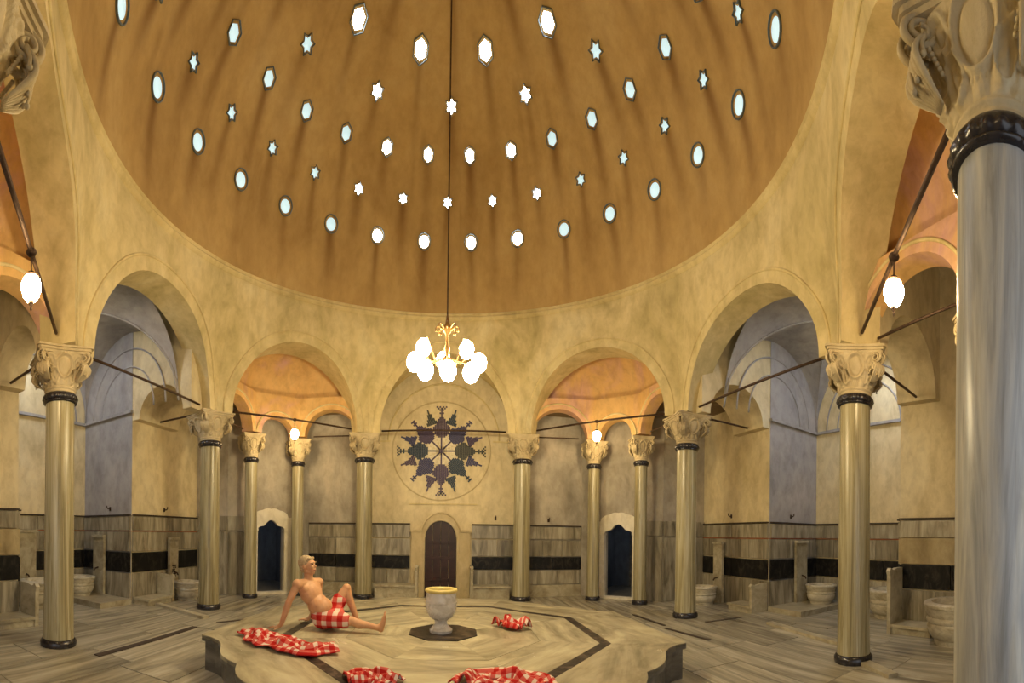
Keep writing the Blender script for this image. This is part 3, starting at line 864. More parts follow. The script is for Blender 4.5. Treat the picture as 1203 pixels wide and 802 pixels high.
GLOBE = MB().lathe([(0.0, 0.115), (0.04, 0.11), (0.08, 0.07), (0.098, 0.01), (0.09, -0.045), (0.06, -0.10), (0.025, -0.12), (0.0, -0.125)], 20).mesh('globe', MAT['bulb'], True)
for x, y, z in ((-0.31, 0.20, 0.23), (-0.40, -0.04, -0.05), (-0.25, -0.28, -0.25), (-0.05, 0.36, 0.13), (0.02, -0.38, -0.30), (0.25, 0.26, 0.24), (0.40, 0.0, -0.04), (0.29, -0.24, -0.26)):
    R_ = math.hypot(x, y); a = math.atan2(y, x)
    arm = MB().tube([(0.02 * math.cos(a), 0.02 * math.sin(a), 0.02), (R_ * 0.4 * math.cos(a), R_ * 0.4 * math.sin(a), -0.06), (R_ * 0.8 * math.cos(a), R_ * 0.8 * math.sin(a), z + 0.12), (R_ * math.cos(a), R_ * math.sin(a), z + 0.12)], 0.011, 6).obj('arm', MAT['brass'], ch, True)
    link('globe', GLOBE, arm, (x, y, z))

# ---------------------------------------------------------------- doors
# wooden door with a pointed stone surround on the back wall
dr = struct(link('door_1', None, None, (DXC, YB, 0)))
def pointed(wd, h0, h1, n=10):
    pts = [(-wd, 0.0), (-wd, h0)]
    for i in range(1, n): 
        t = i / n; pts.append((-wd * (1 - t ** 1.7), h0 + (h1 - h0) * math.sin(t * PI / 2) ** 0.9))
    pts.append((0, h1))
    return pts + [(-x, z) for x, z in reversed(pts[:-1])]
def slab_xz(poly, y0, y1):
    mb = MB(); mb.prism(poly, y0, y1); mb.v = [(x, z, y) for x, y, z in mb.v]; return mb
for k in range(4):                                                  # planks of the door leaf
    x0 = -0.40 + 0.2 * k
    pz = pointed(0.40, 1.45, 1.93)
    def top(x):
        for (xa, za), (xb, zb_) in zip(pz[1:], pz[2:]):
            if xa - 1e-6 <= x <= xb + 1e-6 and xb > xa: return za + (zb_ - za) * (x - xa) / (xb - xa)
        return 1.45
    poly = [(x0 + 0.004, 0.02), (x0 + 0.196, 0.02)] + [(x0 + 0.196 - 0.192 * i / 4, top(x0 + 0.196 - 0.192 * i / 4)) for i in range(5)]
    slab_xz(poly, -0.07, -0.03).obj('plank', MAT['wood'], dr)
for z in (0.45, 1.0, 1.4): MB().box((0, -0.08, z), (0.76, 0.03, 0.07)).obj('ledge', MAT['wood'], dr)
outp, inp = pointed(0.50, 1.45, 2.10), pointed(0.405, 1.45, 1.94)
mb = MB(); rows = [[(x, -0.10, z) for x, z in inp], [(x, -0.14, z) for x, z in inp], [(x, -0.14, z) for x, z in outp], [(x, 0.0, z) for x, z in outp]]
mb.grid(rows); mb.obj('arch_surround', MAT['jamb'], dr, True, 40)
MB().tube([(x, -0.15, z) for x, z in pointed(0.52, 1.45, 2.14)[1:-1]], 0.022, 6).obj('arch_moulding', MAT['jamb'], dr, True)
for s_ in (-1, 1):
    MB().box((s_ * 0.60, -0.09, 0.82), (0.27, 0.18, 1.64)).obj('jamb', MAT['jamb'], dr)
    MB().box((s_ * 0.62, -0.09, 1.68), (0.32, 0.2, 0.06)).obj('jamb_cap', MAT['jamb'], dr)

# white scalloped door frames with dim rooms behind
def scallop_frame(dg, u0, u1, name, nm2):
    o_, p, d, L, n, ang = dg
    c = p + d * ((u0 + u1) / 2)
    face = math.atan2(n.y, n.x) + PI / 2                             # local -y looks to the dome
    f = struct(link(name, None, None, (c.x, c.y, 0), face))
    hw = (u1 - u0) / 2
    for s_ in (-1, 1):
        MB().box((s_ * (hw + 0.10), -0.04, 0.82), (0.21, 0.14, 1.64)).obj('jamb', MAT['frame_marble'], f)
        MB().box((s_ * (hw + 0.12), -0.05, 1.66), (0.27, 0.17, 0.05)).obj('jamb_cap', MAT['frame_marble'], f)
    W_ = hw + 0.27
    outer = []
    for i in range(33):
        x = -W_ + 2 * W_ * i / 32; t = abs(x) / W_
        z = 1.68 + (0.30 if t > 0.72 else 0.38 + 0.14 * math.cos(t / 0.72 * PI / 2) + 0.02 * abs(math.sin(t * 9)))
        outer.append((x, z))
    inner = []
    for i in range(33):
        x = -hw + 2 * hw * i / 32; t = abs(x) / hw
        z = 1.66 + (0.16 * math.cos(t / 0.55 * PI / 2) + 0.09 if t < 0.55 else 0.10 * math.sqrt(max(0, 1 - ((t - 0.55) / 0.45) ** 2)))
        inner.append((x, z))
    inner = [(-W_, 1.68)] + inner + [(W_, 1.68)]; outer = [outer[0]] + outer + [outer[-1]]
    mb = MB(); mb.grid([[(x, 0.0, z) for x, z in inner], [(x, -0.11, z) for x, z in inner], [(x, -0.11, z) for x, z in outer], [(x, 0.0, z) for x, z in outer]])
    mb.obj('scalloped_head', MAT['frame_marble'], f, True, 40)
    MB().box((0, -0.03, 0.03), (2 * hw + 0.3, 0.2, 0.06)).obj('sill', MAT['frame_marble'], f)
    # the room behind
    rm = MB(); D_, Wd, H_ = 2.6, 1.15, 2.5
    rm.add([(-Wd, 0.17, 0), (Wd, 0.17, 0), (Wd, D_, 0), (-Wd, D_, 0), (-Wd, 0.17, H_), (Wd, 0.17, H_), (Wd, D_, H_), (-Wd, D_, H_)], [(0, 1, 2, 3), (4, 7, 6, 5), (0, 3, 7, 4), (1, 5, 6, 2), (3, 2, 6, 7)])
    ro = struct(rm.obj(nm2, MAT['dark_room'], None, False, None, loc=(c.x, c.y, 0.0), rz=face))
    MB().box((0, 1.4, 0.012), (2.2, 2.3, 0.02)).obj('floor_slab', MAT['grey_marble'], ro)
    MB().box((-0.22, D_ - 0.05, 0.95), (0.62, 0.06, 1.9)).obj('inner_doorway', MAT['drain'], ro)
    for s_ in (-0.57, 0.13): MB().box((s_, D_ - 0.08, 0.97), (0.08, 0.08, 1.94)).obj('inner_jamb', MAT['grey_marble'], ro)
    MB().lathe([(0.0, -0.03), (0.18, -0.03), (0.2, 0.0)], 20, (0.0, 1.2, H_ - 0.005)).obj('room_light', MAT['room_glass'], ro)  # added glowing disc, throws bluish light on the room floor
    return c, face
cr, fr = scallop_frame(dgr, 0.72, 1.50, 'door_2', 'wall_right_room')
clf, fl = scallop_frame(dgl, 0.76, 1.50, 'door_3', 'wall_left_room')

# ---------------------------------------------------------------- mosaic medallion on the back wall
mc = Vector((-0.255, YB - 0.001, 3.72))
ms = thing('mosaic_medallion', 'round wall medallion with a blue and violet tile star, above the wooden door', 'medallion', mc)
mb = MB(); mb.lathe([(1.235, -0.002), (1.255, 0.025), (1.275, -0.002)], 96); mb.v = [(x, -z, y) for x, y, z in mb.v]
mb.obj('outer_ring', MAT['jamb'], ms, True)
T = 0.040
def mosaic(name, cells, mat, parent, ang):
    mb = MB(); ca, sa = math.cos(ang), math.sin(ang)
    for i, j in cells:
        x, z = i * T, j * T
        mb.box((x * ca + z * sa, -0.010, -x * sa + z * ca), (T * 0.93, 0.02, T * 0.93), Matrix.Rotation(ang, 3, 'Y'))
    return mb.obj(name, MAT[mat], parent)
petal = []
for j in range(9, 28):
    t = (j - 9) / 18
    hw = 5.2 * math.sin(min(1, t * 2.6 + 0.3) * PI / 2) if t < 0.30 else 5.4 * (1 - (t - 0.30) / 0.50)
    if t > 0.75: hw = 0.4 if j % 2 else 1.1
    for i in range(-7, 8):
        if abs(i) <= hw: petal.append((i, j))
crumbs = [(-2, 27), (2, 27), (-1, 28), (1, 28), (-3, 28), (3, 28), (0, 27)]
leaf = [(i, j) for j in range(18, 28) for i in range(-3, 4) if abs(i) <= 3.4 * (1 - (j - 18) / 9.5)]
cm = ['tile4', 'tile1', 'tile3', 'tile2', 'tile0', 'tile1', 'tile2', 'tile0']
for k in range(8):
    a = k * PI / 4
    sel = petal + (crumbs if k % 2 == 0 else [])
    if k % 2: sel = [(i, j) for i, j in sel if j < 27]
    mosaic('petal', sel, cm[k], ms, a)
    mosaic('leaflet', leaf, cm[(k + 3) % 8], ms, a + PI / 8 + (0.055 if k % 2 else -0.055))
    stem = [(0, j) for j in range(2, 9)]
    mosaic('stem', stem, 'tile4' if k % 2 else 'tile0', ms, a)
mosaic('heart', [(i, j) for i in range(-2, 3) for j in range(-2, 3) if (i + j) % 2 == 0 or abs(i) + abs(j) < 2], 'tile0', ms, 0)
pale = [(i, j) for j in range(3, 9) for i in (-3, -2, -1, 1, 2, 3) if abs(i) <= (j - 2) * 0.5]
for k in range(8):
    for s_ in (-1, 1): mosaic('pale_petal', [c for c in pale if c[0] * s_ > 0], 'tile_cream', ms, k * PI / 4)
# square plaster panel lines below the medallion
MB().box((-0.2, YB - 0.01, 2.37), (1.75, 0.03, 0.03)).obj('trim_4', MAT['stone_trim'], None, kind='structure')

mb = MB(); mb.tube([(-0.2 - 1.42 * math.cos(PI * i / 40), YB - 0.01, 4.0 + 1.42 * math.sin(PI * i / 40)) for i in range(41)], 0.022, 6)
mb.obj('trim_7', MAT['stone_trim'], None, True, kind='structure')
mb = MB(); mb.box((-1.82, YB - 0.012, 3.98), (0.5, 0.03, 0.035)); mb.box((1.36, YB - 0.012, 3.98), (0.6, 0.03, 0.035))
mb.obj('trim_8', MAT['stone_trim'], None, kind='structure')
# ---------------------------------------------------------------- wash basins, their back slabs, benches
def basin(x, y, z0, label, r=0.26, sc=1.0):
    r *= 1.12; sc *= 1.12
    o = thing('wash_basin', label, 'basin', (x, y, z0), random.uniform(0, 1), 'carved marble wash basins')
    prof = [(0.0, 0.0), (r * 0.72, 0.0), (r * 0.74, 0.05), (r * 0.80, 0.06), (r * 0.9, 0.10), (r * 0.97, 0.17), (r * 0.93, 0.20), (r * 0.98, 0.215), (r * 0.98, 0.24), (r * 0.93, 0.255), (r * 1.0, 0.30), (r * 1.0, 0.34)]
    MB().lathe([(a * sc, b_ * sc) for a, b_ in prof], 32).obj('body', MAT['basin'], o, True, 50)
    prof = [(r * 0.98, 0.335), (r * 1.06, 0.345), (r * 1.07, 0.37), (r * 1.02, 0.385), (r * 0.82, 0.385), (r * 0.76, 0.34), (r * 0.5, 0.24), (0.0, 0.22)]
    MB().lathe([(a * sc, b_ * sc) for a, b_ in prof], 32).obj('rim', MAT['basin'], o, True, 50)
    return o
def upright(x, y, rz, z0, z1, wd, label, glyph=False):
    o = thing('tap_slab', label, 'slab', (x, y, 0), rz, 'upright marble slabs behind the basins')
    MB().box((0, 0, (z0 + z1) / 2), (wd, 0.07, z1 - z0)).obj('slab', MAT['bench'], o)
    MB().box((0, -0.03, z1 - 0.03), (wd * 1.1, 0.1, 0.05)).obj('cap', MAT['bench'], o)
    MB().tube([(0, -0.03, z0 + 0.62), (0, -0.13, z0 + 0.60), (0, -0.16, z0 + 0.55)], 0.018, 8).obj('tap', MAT['iron'], o, True)
    if glyph:                                                       # dark carved marks
        mb = MB()
        for i, row_ in enumerate(('1101', '0111', '1010', '1110', '0101', '1111')):
            for j, c in enumerate(row_):
                if c == '1': mb.box((-0.055 + j * 0.037, -0.037, z0 + 0.52 + i * 0.05), (0.03, 0.012, 0.035))
        mb.obj('carved_mark', MAT['drain'], o)
    return o
# right side: basin by the corner wall, basin on the kerb, and the half-hidden pair
struct(MB().box((7.1, 5.78, 0.06), (1.75, 0.95, 0.12)).obj('trim_5', MAT['bench']))
basin(5.74, 7.95, 0.0, 'dim marble wash basin just right of the tall column beside the right niche', 0.25)
upright(6.19, 7.95, -PI / 2, 0.0, 1.5, 0.34, 'upright tap slab above the dim basin right of the right niche')
p = at(941, 706, 0.12)
basin(7.42, 5.72, 0.12, 'pale ribbed marble wash basin on the kerb at the right, by the grey return wall', 0.27)
upright(7.25, 6.19, 0, 0.12, 1.55, 0.38, 'upright tap slab behind the pale basin on the right kerb')
def bench(name, x, y, rz, lx, ly, h, label, arms=(1,), armh=0.62):
    o = thing(name, label, 'bench', (x, y, 0), rz, 'marble seats along the walls')
    MB().box((0, 0, h / 2 - 0.02), (lx, ly, h - 0.04)).obj('block', MAT['bench'], o)
    MB().box((0, -0.01, h - 0.02), (lx + 0.03, ly + 0.05, 0.05)).obj('seat', MAT['bench'], o)
    for s_ in arms:
        m_ = MB(); prof = [(-ly / 2 - 0.04, 0), (ly / 2, 0), (ly / 2, armh), (0.0, armh), (-ly / 2 + 0.08, armh - 0.03), (-ly / 2 - 0.02, armh + 0.01), (-ly / 2 - 0.07, armh - 0.04), (-ly / 2 - 0.04, armh - 0.12)]
        m_.prism(prof, -0.035, 0.035); m_.v = [(z + s_ * (lx / 2 + 0.035), x_, y_) for x_, y_, z in m_.v]
        m_.obj('arm_slab', MAT['bench'], o)
    return o
p = at(885, 716, 0)
bench('stone_bench', 6.02, 6.72, -PI / 2, 0.75, 0.42, 0.14, 'marble seat with upright side slab between the two right basins', (1,), 0.62)
bench('stone_bench', 6.31, 2.85, -PI / 2, 0.7, 0.42, 0.16, 'brown marble seat with a tall side slab against the right foreground pier', (-1,), 1.1)
basin(7.40, 3.9, 0.0, 'white wash basin mostly hidden behind the right seat slab', 0.27, 1.35)
basin(6.0, 2.0, 0.0, 'basin at the right edge, partly hidden by the huge foreground column', 0.26, 1.5)
# left side
struct(MB().box((-7.1, 5.80, 0.06), (1.75, 0.9, 0.12)).obj('trim_6', MAT['bench']))
basin(-7.38, 5.72, 0.12, 'pale ribbed marble wash basin between the two left columns, by a dark return wall', 0.27)
upright(-7.25, 6.19, 0, 0.12, 1.5, 0.36, 'plain upright tap slab behind the pale basin on the left')
basin(-5.74, 7.62, 0.0, 'dark marble wash basin below the marked slab at the left', 0.25)
upright(-6.19, 7.62, PI / 2, 0.0, 1.45, 0.32, 'pale upright tap slab with dark carved marks, left of the second left column', True)
bench('stone_bench', -6.02, 6.72, PI / 2, 0.75, 0.42, 0.14, 'marble seat with upright side slab left of the second left column', (1,), 0.62)
upright(-7.84, 4.55, PI / 2, 0.0, 1.6, 0.5, 'broad upright tap slab at the far left, beside the leftmost column')
basin(-7.18, 4.55, 0.0, 'pale wash basin half hidden by the leftmost column', 0.27, 1.3)
bench('stone_bench', -5.98, 3.15, PI / 2, 0.7, 0.46, 0.16, 'brown marble seat slab at the far left beside the leftmost column', (1,), 0.7)
# seats along the back wall
bench('stone_bench', -1.35, YB - 0.28, 0, 1.0, 0.40, 0.34, 'low marble seat left of the wooden door', (1,), 0.82)
bench('stone_bench', 1.02, YB - 0.28, 0, 0.9, 0.40, 0.34, 'low marble seat with one side slab right of the wooden door', (-1,), 0.82)

# small iron wall hooks above the dado
def hook(x, y, z, rz, label):
    o = MB().tube([(0, 0, 0), (0, -0.07, 0), (0, -0.10, 0.02), (0, -0.105, 0.07)], 0.012, 6)
    o.box((0, -0.006, 0), (0.05, 0.012, 0.09))
    return tag(o.obj('wall_hook', MAT['iron'], None, True, loc=(x, y, z), rz=rz), label, 'hook', 'iron wall hooks')
hook(1.15, YB, 2.02, 0, 'small iron hook on the back wall right of the wooden door')
hook(2.55, YB, 2.0, 0, 'small iron hook on the wall in the right niche')
hook(6.3, 7.6, 2.12, PI / 2 * -1, 'small iron hook above the dim right basin')
hook(7.0, 6.3, 2.1, 0, 'small iron hook above the pale right basin')
hook(-7.0, 6.3, 2.1, 0, 'small iron hook above the pale left basin')
hook(-6.3, 7.4, 2.1, PI / 2, 'small iron hook above the slab with carved marks')

# ---------------------------------------------------------------- chequered bath towels
def plaid(name, obj=False, scale=10.0):
    m, nt, b = M(name, 0.85, 0.1)
    tc = nt.nodes.new('ShaderNodeTexCoord'); sp = nt.nodes.new('ShaderNodeSeparateXYZ')
    mp = node(nt, 'ShaderNodeMapping'); mp.inputs['Scale'].default_value = (scale,) * 3
    nt.links.new(tc.outputs['Object' if obj else 'UV'], mp.inputs[0]); nt.links.new(mp.outputs[0], sp.inputs[0])
    fr = []
    for i in ((0, 2) if obj else (0, 1)):
        f_ = node(nt, 'ShaderNodeMath', operation='FRACT'); nt.links.new(sp.outputs[i], f_.inputs[0])
        g_ = node(nt, 'ShaderNodeMath', operation='GREATER_THAN'); nt.links.new(f_.outputs[0], g_.inputs[0]); g_.inputs[1].default_value = 0.52; fr.append(g_.outputs[0])
    ad = node(nt, 'ShaderNodeMath', operation='ADD'); nt.links.new(fr[0], ad.inputs[0]); nt.links.new(fr[1], ad.inputs[1])
    hv = node(nt, 'ShaderNodeMath', operation='MULTIPLY'); nt.links.new(ad.outputs[0], hv.inputs[0]); hv.inputs[1].default_value = 0.5
    nt.links.new(ramp(nt, hv.outputs[0], [(0.0, (0.42, 0.016, 0.014)), (0.5, (0.56, 0.11, 0.085)), (1.0, (0.72, 0.58, 0.47))]), b.inputs['Base Color'])
    n = noise(nt, tc.outputs['Object'], 60, 3); bump(nt, b, n, 0.2, 0.005)
    return m
PLAID = plaid('red_white_plaid')


def towel(name, spine, width, label, fold=0.03, seed=1, nu=70, nv=26, wob=0.1, thick=0.012, uvs=(14, 4)):
    """A cloth laid along a spine of ground points, with ripples and rucked-up folds."""
    rg = random.Random(seed); sp = [Vector(p) for p in spine]
    cum = [0]
    for a, b_ in zip(sp, sp[1:]): cum.append(cum[-1] + (b_ - a).length)
    L = cum[-1]; ph = [rg.uniform(0, 6) for _ in range(8)]
    rows = []; uv = []
    base = sum(sp, Vector()) / len(sp)
    for i in range(nu + 1):
        s_ = L * i / nu; k = max(j for j in range(len(sp) - 1) if cum[j] <= s_ + 1e-9)
        f_ = (s_ - cum[k]) / (cum[k + 1] - cum[k])
        c = sp[k].lerp(sp[k + 1], f_)
        ta = (sp[min(k + 1, len(sp) - 1)] - sp[max(k, 0)]).normalized()
        sd = Vector((-ta.y, ta.x, 0))
        wd = width(i / nu) if callable(width) else width
        row = []
        for j in range(nv + 1):
            t = j / nv - 0.5
            e = 1 - (2 * abs(t)) ** 4
            x = i / nu * 5.5 * L / 0.9; y_ = t * 3.2
            h = fold * (0.5 + 0.5 * math.sin(2.3 * x + 1.7 * math.sin(2 * y_ + ph[0]) + ph[1])) * (0.6 + 0.4 * math.sin(3.1 * y_ + ph[2]))
            h += fold * 0.8 * abs(math.sin(1.3 * x - 2.7 * y_ + ph[3] + math.sin(x + ph[4]))) ** 2
            h += fold * 0.12 * math.sin(4 * x + 3 * y_ + ph[5])
            h = max(0, h) * (0.35 + 0.65 * e) + 0.016
            of = wob * wd * math.sin(1.9 * x + ph[6]) * 0.3 + wob * wd * 0.2 * math.sin(4.3 * x + ph[7] + t * 3)
            row.append(c + sd * (t * wd + of) + Vector((0, 0, h)) - base)
            uv.append((i / nu * uvs[0] / 10, j / nv * uvs[1] / 10))
        rows.append(row)
    mb = MB().grid(rows); me = mb.mesh(name, PLAID, True)
    l = me.uv_layers.new(name='cloth')
    for lp in me.loops: l.data[lp.index].uv = uv[lp.vertex_index]
    o = link(name, me, None, base)
    so = o.modifiers.new('thick', 'SOLIDIFY'); so.thickness = thick; so.offset = 1
    return tag(o, label, 'towel', 'red and white chequered bath towels')
def g(px, py): return at(px, py, ZP)
towel('bath_towel', [g(293, 744), g(312, 752), g(338, 761), g(366, 767), g(397, 765)], lambda t: 0.30 + 0.16 * math.sin(PI * min(1, t * 1.2)), 'long rumpled red and white chequered towel spread in front of the bather', 0.045, 3, wob=0.25, uvs=(13, 6))
towel('bath_towel', [g(410, 801), g(428, 799), g(448, 800), g(466, 806)], 0.30, 'chequered towel at the bottom edge, left of the larger bottom towel', 0.05, 5, 40, 20, 0.2, uvs=(8, 6))
towel('bath_towel', [g(548, 812), g(575, 800), g(610, 802), g(645, 818)], lambda t: 0.34 + 0.12 * math.sin(PI * t), 'large red and white chequered towel at the bottom edge in front of the urn', 0.06, 8, 50, 26, 0.12, uvs=(11, 7))
towel('bath_towel', [g(589, 738), g(598, 736), g(607, 738), g(617, 741)], 0.26, 'small crumpled red towel lying right of the urn', 0.09, 12, 34, 20, 0.3, uvs=(6, 5))

# ---------------------------------------------------------------- the reclining bather
TH = (390 - X0) / F
RR = 5.0
OO = Vector((RR * math.sin(TH), RR * math.cos(TH), ZP + 0.018))
E1 = Vector((math.cos(TH), -math.sin(TH), 0)); E2 = Vector((math.sin(TH), math.cos(TH), 0)); EZ = Vector((0, 0, 1))
def J(px, py, d=0.0): return E1 * ((px - 390) * 0.0105) + E2 * d + EZ * max(0.0, (742 - 22.7 * d - py) * 0.0105)
man = thing('person', 'man with short fair hair reclining on the platform, wearing a red chequered loincloth', 'person', OO)


class Body(MB):
    def limb(s, a, b_, ra, rb, n=7):
        a, b_ = Vector(a), Vector(b_)
        pts = [a.lerp(b_, i / n) for i in range(n + 1)]
        s.tube(pts, [ra + (rb - ra) * i / n for i in range(n + 1)], 14)
        s.ball(a, ra * 1.0, 14, 10); s.ball(b_, rb * 1.0, 14, 10); return s


def frame(fwd, up):
    f_ = fwd.normalized(); u = (up - f_ * up.dot(f_)).normalized(); r = f_.cross(u)
    return Matrix(((f_.x, r.x, u.x), (f_.y, r.y, u.y), (f_.z, r.z, u.z)))   # columns: forward, right, up


def body_obj(mb, name, mat, parent, vox, smooth=6):
    o = mb.obj(name, mat, parent, True)
    r = o.modifiers.new('remesh', 'REMESH'); r.mode = 'VOXEL'; r.voxel_size = vox; r.use_smooth_shade = True
    s_ = o.modifiers.new('smooth', 'SMOOTH'); s_.factor = 0.5; s_.iterations = smooth
    return o


m, nt, b = M('skin', 0.5, 0.4)
co = coords(nt, (1, 1, 1), True); n1 = noise(nt, co.outputs[0], 7, 4)
nt.links.new(ramp(nt, n1, [(0.3, (0.50, 0.25, 0.12)), (0.7, (0.63, 0.36, 0.19))]), b.inputs['Base Color'])
b.inputs['Subsurface Weight'].default_value = 0.12; b.inputs['Subsurface Radius'].default_value = (0.02, 0.008, 0.004)
SKIN = m
PEL, WAI, CHE, NEC, HEA = J(384, 731, 0), J(375, 715, 0.0), J(366, 700, 0.02), J(362, 686, 0.03), J(362.5, 670, 0.0)
SR, SL = J(351, 693, -0.13), J(375, 686.5, 0.17)
bd = Body()
ax = (SL - SR).normalized()                                          # across the shoulders
up_t = (NEC - PEL).normalized(); fw_t = ax.cross(up_t)
if fw_t.dot(E1) < 0: fw_t = -fw_t
Rt = frame(fw_t, up_t)
bd.ball(CHE, 0.15, 20, 14, (0.76, 1.12, 1.15), Rt)
bd.ball(CHE + up_t * 0.08, 0.13, 20, 14, (0.75, 1.35, 0.8), Rt)
bd.ball(WAI, 0.138, 20, 14, (0.86, 1.08, 1.1), Rt)
bd.ball(WAI + fw_t * 0.045 - up_t * 0.04, 0.13, 20, 14, (0.95, 1.05, 0.9), Rt)
bd.ball(PEL + EZ * 0.02, 0.145, 20, 14, (0.9, 1.15, 0.85), Rt)
for s_ in (-1, 1):                                                  # chest muscles, buttocks
    bd.ball(CHE + ax * 0.07 * s_ + fw_t * 0.045 + up_t * 0.05, 0.078, 16, 10, (0.62, 1.2, 0.85), Rt)
bd.limb(NEC - up_t * 0.04, HEA - EZ * 0.05, 0.062, 0.052)
bd.limb(SR, NEC - up_t * 0.03, 0.055, 0.06); bd.limb(SL, NEC - up_t * 0.03, 0.055, 0.06)
bd.ball(SR, 0.066, 16, 10); bd.ball(SL, 0.058, 16, 10)
# arms
ELR, WRR = J(342, 713, -0.17), J(333, 733, -0.15); WRR.z = 0.055
ELL, WRL = J(373, 712, 0.30), J(364, 724, 0.34); WRL.z = 0.055
for a, e, w_ in ((SR, ELR, WRR), (SL, ELL, WRL)):
    bd.limb(a, e, 0.052, 0.040); bd.limb(e, e.lerp(w_, 0.35), 0.042, 0.042); bd.limb(e.lerp(w_, 0.3), w_, 0.042, 0.027)
    # hand flat on the stone, fingers spread, pointing away behind the body
    hd = (w_ - e); hd.z = 0; hd = (hd.normalized() - E1 * 0.4).normalized(); sd = hd.cross(EZ)
    palm = w_ + hd * 0.055; palm.z = 0.022
    bd.limb(w_, palm, 0.027, 0.022)
    bd.ball(palm, 0.042, 14, 10, (1.05, 0.95, 0.42), frame(hd, EZ))
    for k, (off, ln) in enumerate(((-0.032, 0.060), (-0.011, 0.075), (0.011, 0.070), (0.031, 0.054))):
        b0 = palm + hd * 0.03 + sd * off; b0.z = 0.024
        b1 = b0 + (hd + sd * off * 5).normalized() * ln * 0.5; b1.z = 0.024
        b2 = b0 + (hd + sd * off * 5).normalized() * ln; b2.z = 0.010
        bd.limb(b0, b1, 0.0095, 0.009, 3); bd.limb(b1, b2, 0.009, 0.0075, 3)
    t0 = palm - hd * 0.015 - sd * 0.03 * (1 if a is SR else -1); t0.z = 0.022
    t1 = t0 + (hd * 0.5 - sd * (1 if a is SR else -1)).normalized() * 0.055; t1.z = 0.012
    bd.limb(t0, t1, 0.0115, 0.0085, 4)
# legs: near one stretched, far one drawn up
HR, HL = J(388, 732, -0.09), J(387, 730, 0.09)
KR, AR = J(414, 734, -0.14), J(442, 744, -0.24); AR.z = 0.06
KL, AL = J(408.5, 694, 0.12), J(421, 736, 0.10); AL.z = 0.075
for h, k, a in ((HR, KR, AR), (HL, KL, AL)):
    bd.limb(h, h.lerp(k, 0.5), 0.095, 0.080); bd.limb(h.lerp(k, 0.45), k, 0.082, 0.056)
    bd.ball(k, 0.058, 16, 10)
    back_ = (a - k).normalized(); lat = E2
    bk = back_.cross(lat).normalized()
    if bk.z > 0 and h is HR: bk = -bk
    if h is HL and bk.dot(E1) > 0: bk = -bk
    cm_ = k.lerp(a, 0.30) + bk * 0.014
    bd.limb(k, cm_, 0.052, 0.056); bd.limb(cm_, k.lerp(a, 0.62), 0.056, 0.042); bd.limb(k.lerp(a, 0.6), a, 0.042, 0.033)
    bd.ball(a, 0.036, 14, 10)
def foot(heel, toe_dir, up, ln, side):
    t = toe_dir.normalized(); s_ = t.cross(up).normalized()
    bd.ball(heel, 0.036, 14, 10)
    ball_ = heel + t * ln * 0.70
    bd.limb(heel, heel + t * ln * 0.35, 0.034, 0.034); bd.limb(heel + t * ln * 0.3 - s_ * 0.012, ball_ - s_ * 0.018, 0.033, 0.024); bd.limb(heel + t * ln * 0.3 + s_ * 0.012, ball_ + s_ * 0.020, 0.031, 0.021)
    for k in range(5):
        o_ = (-0.036 + 0.018 * k) * side
        l_ = (0.062, 0.056, 0.05, 0.044, 0.036)[k]; r_ = (0.0145, 0.011, 0.0105, 0.010, 0.0095)[k]
        b0 = ball_ + s_ * o_
        bd.limb(b0, b0 + t * l_ + up * 0.004, r_ * 1.1, r_ * 0.9, 3)
fu = (E1 * 0.30 + EZ * 1.0 - E2 * 0.05)
hR = AR + E1 * 0.045; hR.z = 0.040
foot(hR, fu, -E1 + EZ * 0.3, 0.205, 1)
bd.limb(AR, hR + fu.normalized() * 0.05, 0.034, 0.034)
hL = AL - E1 * 0.03; hL.z = 0.036
foot(hL, E1 * 1.0 - E2 * 0.1, EZ, 0.205, -1)
bd.limb(AL, hL + E1 * 0.07 + EZ * 0.02, 0.036, 0.034)
# head
fwd = (E1 * 0.86 - E2 * 0.42 + EZ * 0.16); Rh = frame(fwd, EZ + E1 * -0.12)
def H(x, y, z): return HEA + Rh @ Vector((x, y, z))
bd.ball(H(-0.012, 0, 0.035), 0.10, 20, 14, (1.0, 0.80, 0.92), Rh)
bd.ball(H(0.030, 0, -0.02), 0.072, 18, 12, (0.85, 0.86, 1.15), Rh)
bd.ball(H(0.050, 0, -0.082), 0.034, 14, 10, (0.85, 1.1, 0.75), Rh)   # chin
bd.limb(H(-0.01, 0.055, -0.05), H(0.05, 0.015, -0.085), 0.024, 0.022); bd.limb(H(-0.01, -0.055, -0.05), H(0.05, -0.015, -0.085), 0.024, 0.022)
bd.limb(H(0.084, 0, 0.025), H(0.104, 0, -0.016), 0.009, 0.0125)       # nose
bd.limb(H(0.080, 0.042, 0.035), H(0.080, -0.042, 0.035), 0.013, 0.013)
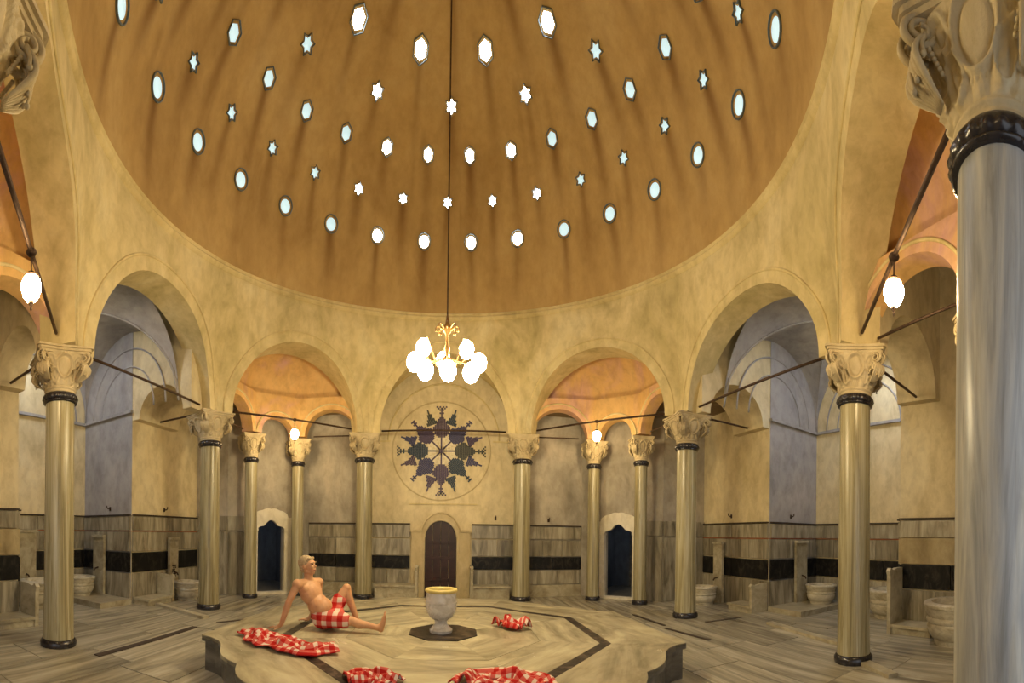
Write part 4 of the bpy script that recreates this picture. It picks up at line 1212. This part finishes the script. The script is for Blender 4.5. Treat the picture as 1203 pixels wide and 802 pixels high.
for s_ in (-1, 1):
    bd.ball(H(0.070, 0.040 * s_, -0.012), 0.022, 12, 8)
    bd.ball(H(-0.012, 0.083 * s_, 0.0), 0.030, 12, 8, (0.75, 0.35, 1.1), Rh)
bd.limb(H(0.082, 0.020, -0.052), H(0.082, -0.020, -0.052), 0.010, 0.010)
body = body_obj(bd, 'body', SKIN, man, 0.0062, 5)
hair = Body()
hair.ball(H(-0.026, 0, 0.050), 0.106, 20, 14, (0.98, 0.82, 0.88), Rh)
hair.ball(H(-0.045, 0, 0.0), 0.085, 18, 12, (0.8, 0.95, 1.0), Rh)
hair.limb(H(0.055, 0.045, 0.092), H(0.058, -0.045, 0.092), 0.020, 0.020)
MAT['hair'] = plain('fair_hair', (0.40, 0.30, 0.17), 0.7, 0, 40, 0.35)
body_obj(hair, 'hair', MAT['hair'], man, 0.006, 3)
MAT['eye'] = plain('dark_eye', (0.03, 0.02, 0.015), 0.2)
MAT['lip'] = plain('lips', (0.36, 0.12, 0.09), 0.5)
for s_ in (-1, 1):
    MB().ball(H(0.085, 0.034 * s_, 0.014), 0.0105, 12, 8).obj('eye', MAT['eye'], man, True)
    MB().tube([H(0.095, 0.018 * s_, 0.038), H(0.098, 0.036 * s_, 0.042), H(0.086, 0.056 * s_, 0.034)], 0.006, 6).obj('eyebrow', MAT['hair'], man, True)
MB().tube([H(0.084, 0.024, -0.054), H(0.094, 0, -0.052), H(0.084, -0.024, -0.054)], 0.005, 6).obj('mouth', MAT['lip'], man, True)
cl = Body()
cl.ball(PEL + EZ * 0.02, 0.165, 20, 14, (0.95, 1.16, 0.85), Rt)
cl.ball(PEL + (WAI - PEL) * 0.45, 0.155, 20, 14, (0.92, 1.12, 0.55), Rt)
cl.limb(HR, HR.lerp(KR, 0.62), 0.112, 0.098); cl.limb(HL, HL.lerp(KL, 0.60), 0.112, 0.094)
cl.limb(HR.lerp(KR, 0.3), HL.lerp(KL, 0.30), 0.09, 0.09); cl.limb(HR.lerp(KR, 0.52), HL.lerp(KL, 0.42), 0.075, 0.075)
PLAID2 = plaid('loincloth_plaid', True, 8.0)
body_obj(cl, 'loincloth', PLAID2, man, 0.008, 4)
